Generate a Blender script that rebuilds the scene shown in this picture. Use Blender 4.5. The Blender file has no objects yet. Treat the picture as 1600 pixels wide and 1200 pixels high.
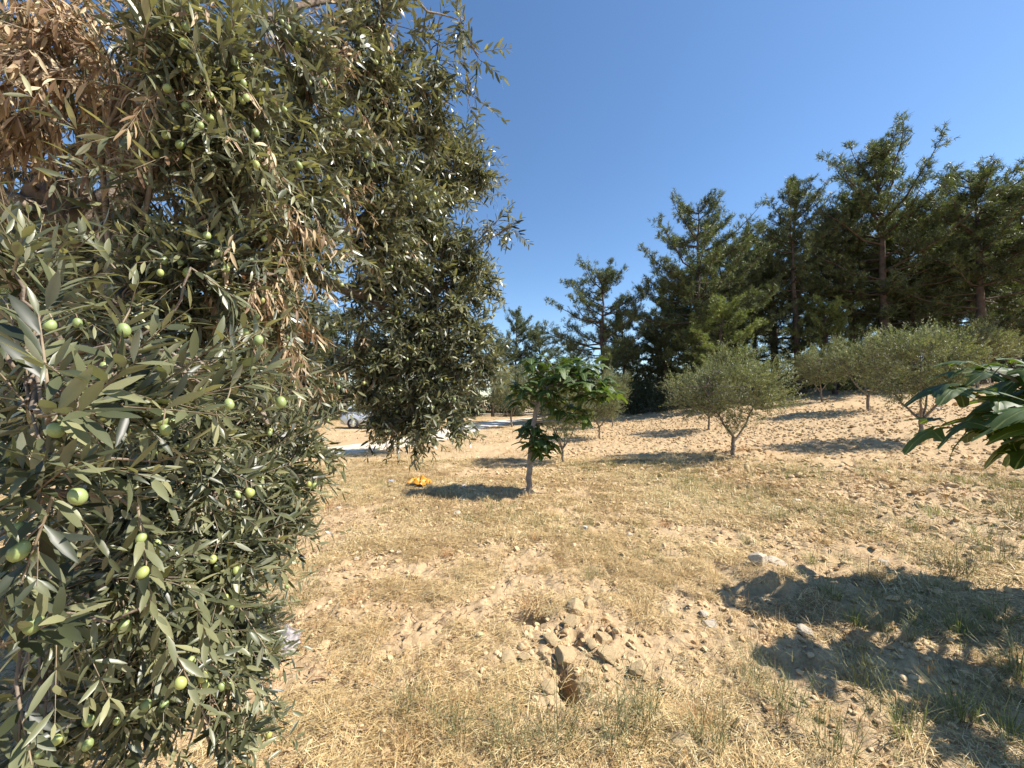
import bpy, math, random
import numpy as np
from mathutils import Matrix, Vector

R = math.radians
random.seed(7)
rng = np.random.default_rng(7)
scene = bpy.context.scene
C = scene.collection

# ---------------------------------------------------------------- camera, sky, sun, exposure
CAM_Z = 1.55
PITCH = R(2.67)
cam_d = bpy.data.cameras.new('camera')
cam_d.sensor_width = 36.0
cam_d.lens = 13.5
cam_d.clip_start = 0.05
cam_d.clip_end = 2000
cam = bpy.data.objects.new('camera', cam_d)
cam.location = (0, 0, CAM_Z)
cam.rotation_euler = (math.pi / 2 + PITCH, 0, 0)
C.objects.link(cam)
scene.camera = cam

SUN_EL = R(47)
SUN_AZ = R(98)                    # clockwise from +Y (view direction): to the right, a little behind
world = bpy.data.worlds.new('World')
scene.world = world
world.use_nodes = True
wn = world.node_tree
bg = wn.nodes['Background']
sky = wn.nodes.new('ShaderNodeTexSky')
sky.sky_type = 'NISHITA'
sky.sun_disc = False
sky.sun_elevation = SUN_EL
sky.sun_rotation = SUN_AZ
sky.altitude = 200
sky.air_density = 1.0
sky.dust_density = 0.2
sky.ozone_density = 2.0
hsv = wn.nodes.new('ShaderNodeHueSaturation')
hsv.inputs['Saturation'].default_value = 1.13
wn.links.new(sky.outputs[0], hsv.inputs['Color'])
wn.links.new(hsv.outputs[0], bg.inputs[0])
bg.inputs[1].default_value = 0.104
sun_d = bpy.data.lights.new('sun', 'SUN')
sun_d.energy = 5.0
sun_d.angle = R(0.53)
sun_d.color = (1.0, 0.94, 0.85)
sun = bpy.data.objects.new('sun', sun_d)
sdir = Vector((math.sin(SUN_AZ) * math.cos(SUN_EL), math.cos(SUN_AZ) * math.cos(SUN_EL), math.sin(SUN_EL)))
sun.rotation_euler = sdir.to_track_quat('Z', 'Y').to_euler()
sun.location = (20, -5, 30)
C.objects.link(sun)
scene.view_settings.view_transform = 'Standard'
scene.view_settings.look = 'None'
scene.view_settings.gamma = 1
scene.view_settings.exposure = 0.98
scene.cycles.max_bounces = 6
scene.cycles.diffuse_bounces = 1
scene.cycles.glossy_bounces = 2
scene.cycles.transmission_bounces = 3
scene.cycles.transparent_max_bounces = 6

# ---------------------------------------------------------------- helpers
fwd = np.array([0, math.cos(PITCH), math.sin(PITCH)])
upv = np.array([0, -math.sin(PITCH), math.cos(PITCH)])
rgt = np.array([1.0, 0, 0])
CAMP = np.array([0, 0, CAM_Z])


def at(px, py, d):
    """world point seen at (px, py) of the 1600x1200 photograph, at depth d metres"""
    return CAMP + fwd * d + rgt * ((px - 800) / 600 * d) + upv * ((600 - py) / 600 * d)


def project(P):
    v = P - CAMP
    d = v @ fwd
    return 800 + 600 * (v @ rgt) / d, 600 - 600 * (v @ upv) / d, d


def hsh(ix, iy, seed):
    h = (ix.astype(np.int64) * 374761393 + iy.astype(np.int64) * 668265263 + seed * 974634539) & 0x7fffffff
    h = ((h ^ (h >> 13)) * 1274126177) & 0x7fffffff
    h = h ^ (h >> 16)
    return (h & 0xffff) / 65535.0


def vnoise(x, y, seed=0):
    ix = np.floor(x); iy = np.floor(y)
    fx = x - ix; fy = y - iy
    fx = fx * fx * (3 - 2 * fx); fy = fy * fy * (3 - 2 * fy)
    a = hsh(ix, iy, seed); b = hsh(ix + 1, iy, seed); c = hsh(ix, iy + 1, seed); d = hsh(ix + 1, iy + 1, seed)
    return (a * (1 - fx) + b * fx) * (1 - fy) + (c * (1 - fx) + d * fx) * fy


def fbm(x, y, octs=4, seed=0):
    s = 0; a = .5; t = 0
    for k in range(octs):
        s = s + a * vnoise(x * 2 ** k + 17.3 * k, y * 2 ** k - 9.1 * k, seed + k); t += a; a *= .5
    return s / t


def sstep(a, b, x):
    t = np.clip((x - a) / (b - a), 0, 1)
    return t * t * (3 - 2 * t)


def unit(v):
    return v / np.maximum(np.linalg.norm(v, axis=-1, keepdims=True), 1e-9)


def make_mesh(name, V, faces, smooth=False, attrs=None):
    """V (n,3); faces: list of (m,k) index arrays"""
    me = bpy.data.meshes.new(name)
    V = np.ascontiguousarray(V, dtype=np.float32)
    faces = [np.asarray(f) for f in faces if len(f)]
    me.vertices.add(len(V)); me.vertices.foreach_set('co', V.ravel())
    loops = np.concatenate([f.ravel() for f in faces]).astype(np.int32)
    tot = np.concatenate([np.full(len(f), f.shape[1]) for f in faces]).astype(np.int32)
    st = np.concatenate([[0], np.cumsum(tot)[:-1]]).astype(np.int32)
    me.loops.add(len(loops)); me.loops.foreach_set('vertex_index', loops)
    me.polygons.add(len(tot)); me.polygons.foreach_set('loop_start', st); me.polygons.foreach_set('loop_total', tot)
    me.polygons.foreach_set('use_smooth', np.full(len(tot), smooth, dtype=bool))
    for k, a in (attrs or {}).items():
        at_ = me.attributes.new(k, 'FLOAT', 'POINT')
        at_.data.foreach_set('value', np.ascontiguousarray(a, dtype=np.float32))
    me.update(); me.validate()
    return me


class MB:
    def __init__(s):
        s.V = []; s.F = {}; s.n = 0; s.T = []

    def add(s, V, F, tint=None):
        V = np.asarray(V, dtype=float).reshape(-1, 3)
        for f in (F if isinstance(F, list) else [F]):
            f = np.asarray(f)
            s.F.setdefault(f.shape[1], []).append(f + s.n)
        s.V.append(V); s.T.append(np.broadcast_to(0.5 if tint is None else tint, (len(V),)))
        s.n += len(V)

    def mesh(s, name, smooth=True):
        return make_mesh(name, np.concatenate(s.V), [np.concatenate(v) for v in s.F.values()], smooth,
                         {'tint': np.concatenate(s.T)})

    def tris(s):
        return sum(len(f) * (k - 2) for k, v in s.F.items() for f in v)


def link(name, me, mat, parent=None, loc=None, kind=None):
    o = bpy.data.objects.new(name, me)
    if mat is not None and me is not None and not me.materials:
        me.materials.append(mat)
    C.objects.link(o)
    if parent is not None:
        o.parent = parent
    if loc is not None:
        o.location = loc
    if kind:
        o['kind'] = kind
    return o


def tag(o, label, cat, group=None):
    o['label'] = label; o['category'] = cat
    if group: o['group'] = group
    return o


def empty(name, loc, label, cat, group=None, rz=0, sc=1):
    o = bpy.data.objects.new(name, None)
    o.empty_display_size = .2
    C.objects.link(o)
    o.location = loc; o.rotation_euler = (0, 0, rz); o.scale = (sc, sc, sc) if np.isscalar(sc) else sc
    return tag(o, label, cat, group)


def copy_tree(o, parent=None):
    c = o.copy(); C.objects.link(c); c.parent = parent
    for ch in list(o.children):
        copy_tree(ch, c)
    return c


def tube(mb, pts, rad, sides=6, tint=None, cap=False):
    P = np.asarray(pts, float); n = len(P)
    rad = np.broadcast_to(rad, (n,))
    T = unit(np.gradient(P, axis=0))
    ref = np.array([0.31, 0.17, 0.93]) if abs(T[0][2]) < .9 else np.array([1.0, .1, 0])
    A = unit(np.cross(T, ref)); B = np.cross(T, A)
    th = np.arange(sides) * 2 * np.pi / sides
    V = P[:, None, :] + rad[:, None, None] * (np.cos(th)[None, :, None] * A[:, None, :] + np.sin(th)[None, :, None] * B[:, None, :])
    i = np.arange(n - 1)[:, None] * sides; j = np.arange(sides)[None, :]; jn = (j + 1) % sides
    F = np.stack([i + j, i + jn, i + sides + jn, i + sides + j], -1).reshape(-1, 4)
    mb.add(V.reshape(-1, 3), F, tint)


def bezier(a, b, c, n=6):
    t = np.linspace(0, 1, n)[:, None]
    return (1 - t) ** 2 * a + 2 * t * (1 - t) * b + t ** 2 * c


def wig(P, amp, r=rng):
    P = np.array(P, float)
    P[1:] += r.normal(0, amp, (len(P) - 1, 3))
    return P


def stems(mb, B, D, L, droop, rad, segs=3):
    """many thin curved three-sided stems at once"""
    n = len(B)
    t = np.linspace(0, 1, segs + 1)
    P = B[:, None, :] + D[:, None, :] * (L[:, None, None] * t[None, :, None])
    P[:, :, 2] -= (droop * L)[:, None] * t[None, :] ** 2
    A = unit(np.cross(D, np.array([.2, .1, .97]))); Bv = np.cross(D, A)
    th = np.arange(3) * 2 * np.pi / 3
    ring = np.cos(th)[None, :, None] * A[:, None, :] + np.sin(th)[None, :, None] * Bv[:, None, :]
    r = rad[:, None] * (1 - .6 * t)[None, :]
    V = P[:, :, None, :] + r[:, :, None, None] * ring[:, None, :, :]
    k = segs + 1
    base = (np.arange(n) * k * 3)[:, None, None]
    i = (np.arange(segs) * 3)[None, :, None]; j = np.arange(3)[None, None, :]; jn = (j + 1) % 3
    F = np.stack([base + i + j, base + i + jn, base + i + 3 + jn, base + i + 3 + j], -1).reshape(-1, 4)
    mb.add(V.reshape(-1, 3), F)
    return P


# leaf templates: (u along, v across, w off-plane)
LEAF_HI = (np.array([[0, 0, 0], [.12, .16, .02], [.12, 0, 0], [.12, -.16, .02], [.38, .47, .05], [.38, 0, .01], [.38, -.47, .05],
                     [.68, .42, .03], [.68, 0, -.01], [.68, -.42, .03], [.9, .18, -.02], [.9, 0, -.04], [.9, -.18, -.02], [1, 0, -.07]]),
           np.array([[2, 5, 4, 1], [3, 6, 5, 2], [5, 8, 7, 4], [6, 9, 8, 5], [8, 11, 10, 7], [9, 12, 11, 8]]),
           np.array([[0, 2, 1], [0, 3, 2], [11, 13, 10], [12, 13, 11]]))
LEAF_LO = (np.array([[0, 0, 0], [.28, .45, .04], [.28, -.45, .04], [.72, .42, 0], [.72, -.42, 0], [1, 0, -.06]]),
           np.array([[2, 4, 3, 1]]), np.array([[0, 2, 1], [4, 5, 3]]))
LEAF_Q = (np.array([[0, 0, 0], [.45, .5, 0], [.5, -.5, .0], [1, 0, -.05]]), np.zeros((0, 4), int), np.array([[0, 2, 1], [2, 3, 1]]))


def leaves(mb, tpl, B, D, N, L, W, curv, tint):
    T, Q, Tr = tpl
    n = len(B); k = len(T)
    N = unit(N - D * (N * D).sum(-1, keepdims=True)); S = np.cross(N, D)
    u = T[:, 0][None, :, None]; v = T[:, 1][None, :, None]
    w = T[:, 2][None, :] * W[:, None] * 3 - curv[:, None] * L[:, None] * (T[:, 0] ** 2)[None, :]
    V = B[:, None, :] + D[:, None, :] * u * L[:, None, None] + S[:, None, :] * v * W[:, None, None] + N[:, None, :] * w[:, :, None]
    off = (np.arange(n) * k)[:, None, None]
    F = []
    if len(Q): F.append((Q[None] + off).reshape(-1, 4))
    if len(Tr): F.append((Tr[None] + off).reshape(-1, 3))
    mb.add(V.reshape(-1, 3), F, np.repeat(tint, k))


# ---------------------------------------------------------------- materials
def new_mat(name):
    m = bpy.data.materials.new(name); m.use_nodes = True
    nt = m.node_tree
    return m, nt, nt.nodes['Principled BSDF'], nt.nodes['Material Output']


def ramp(nt, stops, src):
    r = nt.nodes.new('ShaderNodeValToRGB')
    e = r.color_ramp.elements
    while len(e) < len(stops): e.new(.5)
    for el, (p, c) in zip(e, stops):
        el.position = p; el.color = (*c, 1)
    nt.links.new(src, r.inputs[0])
    return r.outputs[0]


def noise(nt, scale, detail=4, vec=None, rough=.55):
    n = nt.nodes.new('ShaderNodeTexNoise'); n.inputs['Scale'].default_value = scale; n.inputs['Detail'].default_value = detail
    n.inputs['Roughness'].default_value = rough
    if vec is None:
        tc = nt.nodes.new('ShaderNodeTexCoord'); vec = tc.outputs['Object']
    nt.links.new(vec, n.inputs['Vector'])
    return n.outputs['Fac']


def bump(nt, b, h, strength, dist=.02):
    n = nt.nodes.new('ShaderNodeBump'); n.inputs['Strength'].default_value = strength; n.inputs['Distance'].default_value = dist
    nt.links.new(h, n.inputs['Height']); nt.links.new(n.outputs[0], b.inputs['Normal'])


def mixc(nt, fac, a, b, mode='MIX'):
    n = nt.nodes.new('ShaderNodeMix'); n.data_type = 'RGBA'; n.blend_type = mode
    if isinstance(fac, float): n.inputs[0].default_value = fac
    else: nt.links.new(fac, n.inputs[0])
    for s, v in ((6, a), (7, b)):
        if isinstance(v, tuple): n.inputs[s].default_value = (*v, 1)
        else: nt.links.new(v, n.inputs[s])
    return n.outputs[2]


def tint_src(nt, per_object):
    if per_object:
        return nt.nodes.new('ShaderNodeObjectInfo').outputs['Random']
    a = nt.nodes.new('ShaderNodeAttribute'); a.attribute_name = 'tint'
    return a.outputs['Fac']


def leaf_mat(name, top, under, per_object=False, rough=.42, trans=.25, spec=.5, transcol=None, patch=0.0):
    m, nt, b, out = new_mat(name)
    t = tint_src(nt, per_object)
    if patch:        # broad colour patches over the field, by world position
        g0 = nt.nodes.new('ShaderNodeNewGeometry')
        nf = noise(nt, .55, 3, g0.outputs['Position'])
        ma = nt.nodes.new('ShaderNodeMath'); ma.operation = 'MULTIPLY_ADD'; ma.inputs[1].default_value = patch; ma.inputs[2].default_value = -patch / 2
        nt.links.new(nf, ma.inputs[0])
        mb_ = nt.nodes.new('ShaderNodeMath'); mb_.operation = 'ADD'; nt.links.new(t, mb_.inputs[0]); nt.links.new(ma.outputs[0], mb_.inputs[1])
        t = mb_.outputs[0]
    ct = ramp(nt, top, t); cu = ramp(nt, under, t)
    g = nt.nodes.new('ShaderNodeNewGeometry')
    col = mixc(nt, g.outputs['Backfacing'], ct, cu)
    nt.links.new(col, b.inputs['Base Color'])
    b.inputs['Roughness'].default_value = rough
    b.inputs['Specular IOR Level'].default_value = spec
    if trans:
        tr = nt.nodes.new('ShaderNodeBsdfTranslucent')
        tc = mixc(nt, 1.0, ct, transcol or (1.6, 1.9, .7), 'MULTIPLY')
        nt.links.new(tc, tr.inputs[0])
        mx = nt.nodes.new('ShaderNodeMixShader'); mx.inputs[0].default_value = trans
        nt.links.new(b.outputs[0], mx.inputs[1]); nt.links.new(tr.outputs[0], mx.inputs[2]); nt.links.new(mx.outputs[0], out.inputs[0])
    return m


def simple_mat(name, stops, scale=8, rough=.9, bump_s=.4, bump_scale=30, bump_d=.01, per_object=False, spec=.3, stretch=None):
    m, nt, b, out = new_mat(name)
    vec = None
    if stretch:
        tc = nt.nodes.new('ShaderNodeTexCoord'); mp = nt.nodes.new('ShaderNodeMapping'); mp.inputs['Scale'].default_value = stretch
        nt.links.new(tc.outputs['Object'], mp.inputs[0]); vec = mp.outputs[0]
    f = noise(nt, scale, 6, vec)
    nt.links.new(ramp(nt, stops, f), b.inputs['Base Color'])
    b.inputs['Roughness'].default_value = rough; b.inputs['Specular IOR Level'].default_value = spec
    if bump_s: bump(nt, b, noise(nt, bump_scale, 6, vec), bump_s, bump_d)
    return m


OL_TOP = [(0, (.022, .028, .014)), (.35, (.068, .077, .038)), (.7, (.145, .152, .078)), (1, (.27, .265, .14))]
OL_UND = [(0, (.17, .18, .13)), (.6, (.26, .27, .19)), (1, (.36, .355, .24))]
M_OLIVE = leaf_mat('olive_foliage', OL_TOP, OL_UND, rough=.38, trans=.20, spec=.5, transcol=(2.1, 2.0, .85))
M_OLIVE1 = leaf_mat('olive_leaf', OL_TOP, OL_UND, per_object=True, rough=.42, trans=.15, spec=.45)
YO_TOP = [(0, (.062, .070, .032)), (.5, (.135, .140, .066)), (1, (.26, .25, .12))]
YO_UND = [(0, (.20, .205, .12)), (1, (.34, .325, .19))]
M_YOLIVE = leaf_mat('young_olive_foliage', YO_TOP, YO_UND, rough=.56, trans=.2, spec=.35)
M_DEAD = leaf_mat('dead_foliage', [(0, (.10, .052, .026)), (.4, (.27, .165, .085)), (.75, (.47, .35, .20)), (1, (.66, .54, .34))],
                  [(0, (.16, .09, .05)), (1, (.56, .45, .28))], rough=.6, trans=.25, transcol=(1.2, 1.0, .8))
FIG_T = [(0, (.026, .050, .012)), (.6, (.048, .085, .018)), (1, (.085, .13, .028))]


def fig_leaf_mat():
    m, nt, b, out = new_mat('fig_leaf')
    t = nt.nodes.new('ShaderNodeObjectInfo').outputs['Random']
    top = ramp(nt, FIG_T, t)
    nz = noise(nt, 9, 5)
    top = mixc(nt, nz, top, mixc(nt, .5, top, (.05, .08, .02)))
    a = nt.nodes.new('ShaderNodeAttribute'); a.attribute_name = 'vein'
    vr = ramp(nt, [(0, (0, 0, 0)), (.72, (0, 0, 0)), (.95, (1, 1, 1))], a.outputs['Fac'])
    top = mixc(nt, vr, top, (.22, .26, .09))
    und = mixc(nt, vr, ramp(nt, [(0, (.10, .14, .06)), (1, (.16, .20, .09))], t), (.30, .32, .16))
    g = nt.nodes.new('ShaderNodeNewGeometry')
    col = mixc(nt, g.outputs['Backfacing'], top, und)
    nt.links.new(col, b.inputs['Base Color'])
    b.inputs['Roughness'].default_value = .55; b.inputs['Specular IOR Level'].default_value = .35
    bump(nt, b, a.outputs['Fac'], .35, .01)
    tr = nt.nodes.new('ShaderNodeBsdfTranslucent')
    nt.links.new(mixc(nt, 1.0, top, (2.0, 2.2, .45), 'MULTIPLY'), tr.inputs[0])
    mx = nt.nodes.new('ShaderNodeMixShader'); mx.inputs[0].default_value = .22
    nt.links.new(b.outputs[0], mx.inputs[1]); nt.links.new(tr.outputs[0], mx.inputs[2]); nt.links.new(mx.outputs[0], out.inputs[0])
    return m


M_FIG = fig_leaf_mat()
M_NEEDLE = leaf_mat('pine_needles', [(0, (.050, .066, .030)), (.5, (.100, .116, .047)), (1, (.21, .215, .070))],
                    [(0, (.050, .066, .030)), (.5, (.100, .116, .047)), (1, (.21, .215, .070))], rough=.5, trans=.2)
M_NEEDLE2 = leaf_mat('sunlit_pine_needles', [(0, (.085, .105, .030)), (.5, (.17, .19, .055)), (1, (.28, .28, .08))], [(0, (.085, .105, .030)), (.5, (.17, .19, .055)), (1, (.28, .28, .08))], rough=.5, trans=.25)  # lighter, yellower needle colour stands in for sunlit clumps
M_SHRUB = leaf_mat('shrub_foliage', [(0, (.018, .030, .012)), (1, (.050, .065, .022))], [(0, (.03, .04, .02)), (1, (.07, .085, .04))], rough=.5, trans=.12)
M_STRAW = leaf_mat('dry_straw', [(0, (.15, .080, .032)), (.25, (.38, .24, .095)), (.55, (.62, .445, .205)), (.8, (.75, .59, .30)), (1, (.83, .71, .42))],
                   [(0, (.15, .080, .032)), (.25, (.38, .24, .095)), (.55, (.62, .445, .205)), (.8, (.75, .59, .30)), (1, (.83, .71, .42))], rough=.55, trans=.2, transcol=(1.1, 1.0, .7), patch=1.1)
M_WEED = leaf_mat('weed_green', [(0, (.07, .092, .026)), (.5, (.165, .175, .058)), (1, (.36, .31, .12))],
                  [(0, (.07, .092, .026)), (.5, (.165, .175, .058)), (1, (.36, .31, .12))], rough=.55, trans=.2)
M_WIRY = leaf_mat('wiry_weed', [(0, (.055, .068, .020)), (.5, (.11, .12, .040)), (1, (.24, .21, .08))], [(0, (.055, .068, .020)), (.5, (.11, .12, .040)), (1, (.24, .21, .08))], rough=.6, trans=.15)
M_RED = leaf_mat('reddish_dry_grass', [(0, (.25, .10, .03)), (.5, (.42, .21, .07)), (1, (.58, .37, .14))],
                 [(0, (.25, .10, .03)), (.5, (.42, .21, .07)), (1, (.58, .37, .14))], rough=.6, trans=.2, transcol=(1.1, 1, .7))
M_BARK = simple_mat('olive_bark', [(.25, (.09, .068, .050)), (.5, (.21, .165, .125)), (.75, (.34, .28, .215))], 14, .9, .8, 45, .01)
M_TWIG = simple_mat('olive_twig', [(.3, (.14, .10, .065)), (.7, (.33, .26, .17))], 30, .8, .3, 90, .003)
M_FBARK = simple_mat('fig_bark', [(.3, (.13, .115, .10)), (.7, (.30, .27, .235))], 12, .85, .5, 40, .008)
M_PBARK = simple_mat('pine_bark', [(.3, (.042, .030, .023)), (.7, (.14, .10, .075))], 5, .95, .8, 14, .03)


def soil_mat():
    m, nt, b, out = new_mat('soil')
    big = noise(nt, .35, 4); mid = noise(nt, 3.2, 6); fine = noise(nt, 38, 8, rough=.7)
    c1 = ramp(nt, [(.3, (.32, .205, .10)), (.5, (.42, .29, .15)), (.7, (.52, .38, .21))], mid)
    c2 = ramp(nt, [(.35, (.41, .24, .12)), (.65, (.48, .36, .215))], big)
    c = mixc(nt, .45, c1, c2)
    c = mixc(nt, .5, c, ramp(nt, [(.3, (.21, .14, .075)), (.5, (.46, .34, .20)), (.72, (.62, .50, .33))], fine))
    nt.links.new(c, b.inputs['Base Color'])
    b.inputs['Roughness'].default_value = .96; b.inputs['Specular IOR Level'].default_value = .15
    bump(nt, b, fine, .7, .02)
    return m


M_SOIL = soil_mat()
M_CLOD = leaf_mat('clod_soil', [(0, (.32, .19, .095)), (.5, (.47, .32, .17)), (.9, (.57, .43, .25)), (1, (.68, .59, .45))],
                  [(0, (.30, .205, .125)), (1, (.6, .5, .36))], rough=.95, trans=0, spec=.15)
M_STONE = simple_mat('pale_stone', [(.3, (.42, .34, .24)), (.7, (.62, .54, .42))], 9, .9, .6, 40, .01)
M_EARTHCLOD = simple_mat('earth_clod', [(.3, (.42, .29, .15)), (.7, (.64, .49, .28))], 16, .95, .7, 70, .012)
M_WHITESTONE = simple_mat('white_stone', [(.3, (.50, .43, .33)), (.7, (.70, .63, .52))], 9, .85, .5, 40, .008)
M_GRAVEL = simple_mat('gravel_road', [(.25, (.44, .36, .26)), (.5, (.58, .50, .39)), (.75, (.70, .63, .52))], 2.2, .95, .8, 26, .02)

# ---------------------------------------------------------------- terrain
# gravel track centre line (x, y), half width
ROAD = np.array([[-34, 6.5], [-20, 8.6], [-12, 10.2], [-7.5, 11.6], [-4.9, 14.2], [-3.4, 18.5], [-2.4, 24], [-.6, 31], [4, 38], [12, 46], [22, 56]], float)


def smooth_poly(P, k=14):
    P = np.asarray(P, float); out = []
    Q = np.vstack([2 * P[0] - P[1], P, 2 * P[-1] - P[-2]])
    for i in range(1, len(Q) - 2):
        a, b, c, d = Q[i - 1], Q[i], Q[i + 1], Q[i + 2]
        for t in np.linspace(0, 1, k, endpoint=False):
            out.append(.5 * (2 * b + (c - a) * t + (2 * a - 5 * b + 4 * c - d) * t ** 2 + (3 * b - a - 3 * c + d) * t ** 3))
    out.append(P[-1])
    return np.array(out)


ROADC = smooth_poly(ROAD)
ROAD_HW = 1.25


def road_dist(x, y):
    d = np.full(np.shape(x), 1e9)
    for a, b in zip(ROADC[:-1:3], ROADC[3::3]):
        ab = b - a
        t = np.clip(((x - a[0]) * ab[0] + (y - a[1]) * ab[1]) / (ab @ ab), 0, 1)
        d = np.minimum(d, np.hypot(x - a[0] - t * ab[0], y - a[1] - t * ab[1]))
    return d


def base_h(x, y):
    x = np.asarray(x, float); y = np.asarray(y, float)
    s = np.log1p(np.exp(np.clip((x - 4.0) / 1.8, -30, 30))) * 1.8
    s = 34 * np.tanh(s / 34)
    h = 0.105 * s
    yy = 30 * np.tanh(np.maximum(y - 8, 0) / 30)
    h = h + 0.030 * yy / (1 + np.exp(-np.clip((x - 8) / 2.5, -30, 30)))
    h = h + .16 * (fbm(x * .22, y * .22, 3, 5) - .5) * sstep(2, 9, np.hypot(x, y))
    return h


MOUNDS = []
DENTS = []       # (x, y, rx, ry, depth, angle)


def fine_h(x, y):
    r = np.hypot(x, y)
    till = sstep(.5, 5, x) * .5 + sstep(6, 11, y) * .5 * sstep(-3, 2, x)
    n1 = fbm(x * 2.1, y * 2.1, 4, 21) - .5
    rid = 1 - np.abs(2 * fbm(x * 5.5, y * 5.5, 3, 33) - 1)
    n3 = fbm(x * 17, y * 17, 3, 47) - .5
    bil = np.abs(2 * vnoise(x * 9.3, y * 9.3, 55) - 1)
    h = n1 * (.045 + .06 * till) - (rid - .75) * (.03 + .045 * till) + n3 * .040 + (bil - .4) * .034 * (.6 + till) + (vnoise(x * 25, y * 25, 59) - .5) * .010
    for (dx, dy, rx, hh) in MOUNDS:
        q = np.hypot(x - dx, y - dy) / rx
        h = h + hh * np.exp(-q ** 4) * (.6 + .9 * fbm(x * 7, y * 7, 3, 57))
    for (dx, dy, rx, ry, dp, an) in DENTS:
        c, s = math.cos(an), math.sin(an)
        u = ((x - dx) * c + (y - dy) * s) / rx; v = (-(x - dx) * s + (y - dy) * c) / ry
        h = h - dp * np.exp(-(u * u + v * v) ** 4)
    return h


def H(x, y):
    x = np.asarray(x, float); y = np.asarray(y, float)
    m = sstep(ROAD_HW - .1, ROAD_HW + 1.1, road_dist(x, y))
    return base_h(x, y) + fine_h(x, y) * m - .03 * (1 - m)


def ground(px, py):
    """world ground point under a photograph pixel"""
    d = np.concatenate([np.arange(.8, 12, .01), np.arange(12, 90, .05)])
    P = CAMP + fwd * d[:, None] + rgt * ((px - 800) / 600 * d)[:, None] + upv * ((600 - py) / 600 * d)[:, None]
    below = P[:, 2] < base_h(P[:, 0], P[:, 1])
    i = int(np.argmax(below)) if below.any() else len(d) - 1
    return P[i, 0], P[i, 1]


def gz(x, y):
    return float(H(np.array([x]), np.array([y]))[0])


for (px, py, rx, ry, dp, an) in [(822, 964, .15, .085, .2, -.1), (886, 1070, .05, .13, .17, .15), (940, 1000, .07, .07, .07, 0), (1190, 925, .2, .09, .07, 0),
                                 (1240, 800, .3, .12, .06, 0), (610, 1025, .03, .03, .06, 0), (515, 1010, .03, .03, .05, 0), (650, 985, .04, .03, .05, 0),
                                 (1010, 880, .09, .05, .06, 0), (1340, 960, .25, .1, .08, -.3), (1420, 960, .15, .1, .08, 0), (1255, 1040, .3, .09, .07, -.4), (745, 870, .1, .04, .05, 0)]:
    gx, gy = ground(px, py)
    DENTS.append((gx, gy, rx, ry, dp, an))

_r = np.random.default_rng(5)
for k in range(46):
    _a = math.radians(_r.uniform(-38, 55)); _q = math.sqrt(_r.uniform(1.5 ** 2, 6.5 ** 2)); _s = _r.uniform(.018, .05)
    DENTS.append((math.sin(_a) * _q, math.cos(_a) * _q, _s * _r.uniform(1, 2.2), _s, _s * 1.3, _r.uniform(0, 3)))
for (px, py, rx, hh) in [(905, 1000, .30, .025), (945, 1015, .2, .015), (1200, 900, .25, .06)]:
    gx, gy = ground(px, py)
    MOUNDS.append((gx, gy, rx, hh))

ang = np.concatenate([np.linspace(-62, 62, 430), np.linspace(62, 298, 40)[1:-1]])
ang = np.radians(ang)
rr = [0.25]
while rr[-1] < 1.15: rr.append(rr[-1] * 1.06)
while rr[-1] < 7: rr.append(rr[-1] * 1.0065)
while rr[-1] < 30: rr.append(rr[-1] * 1.016)
while rr[-1] < 420: rr.append(rr[-1] * 1.07)
rr = np.array(rr)
A_, R_ = np.meshgrid(ang, rr)
X_ = np.sin(A_) * R_; Y_ = np.cos(A_) * R_
Z_ = H(X_, Y_)
nr, na = X_.shape
V = np.stack([X_, Y_, Z_], -1).reshape(-1, 3)
V = np.vstack([V, [[0, 0, gz(0, 0)]]])
i = np.arange(nr - 1)[:, None] * na; j = np.arange(na)[None, :]; jn = (j + 1) % na
F4 = np.stack([i + j, i + na + j, i + na + jn, i + jn], -1).reshape(-1, 4)
F3 = np.stack([np.full(na, nr * na), np.arange(na), (np.arange(na) + 1) % na], -1)
gme = make_mesh('ground', V, [F4, F3], True)
ground_o = link('ground', gme, M_SOIL, kind='structure')

# gravel track
nx = 9
Tn = unit(np.gradient(ROADC, axis=0)); Nn = np.stack([-Tn[:, 1], Tn[:, 0]], -1)
offs = np.linspace(-1, 1, nx)
edge = 1 + .12 * (fbm(np.arange(len(ROADC))[:, None] * .5 + np.zeros((1, 2)), np.array([[0., 9.]]) + np.zeros((len(ROADC), 1)), 3, 3) - .5)
RW = np.where(offs[None, :] < 0, edge[:, :1], edge[:, 1:]) * ROAD_HW * offs[None, :]
RP = ROADC[:, None, :] + Nn[:, None, :] * RW[:, :, None]
RZ = base_h(RP[..., 0], RP[..., 1]) - .008 + .03 * (1 - np.abs(offs)[None, :] ** 4) * .5 - .02 * np.exp(-((np.abs(offs)[None, :] - .55) / .15) ** 2)
RZ[:, [0, -1]] -= .05
V = np.concatenate([RP, RZ[..., None]], -1).reshape(-1, 3)
i = np.arange(len(ROADC) - 1)[:, None] * nx; j = np.arange(nx - 1)[None, :]
F = np.stack([i + j + 1, i + j, i + nx + j, i + nx + j + 1], -1).reshape(-1, 4)
me = make_mesh('gravel_track', V, [F], True)
link('gravel_track', me, M_GRAVEL, kind='structure')

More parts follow.
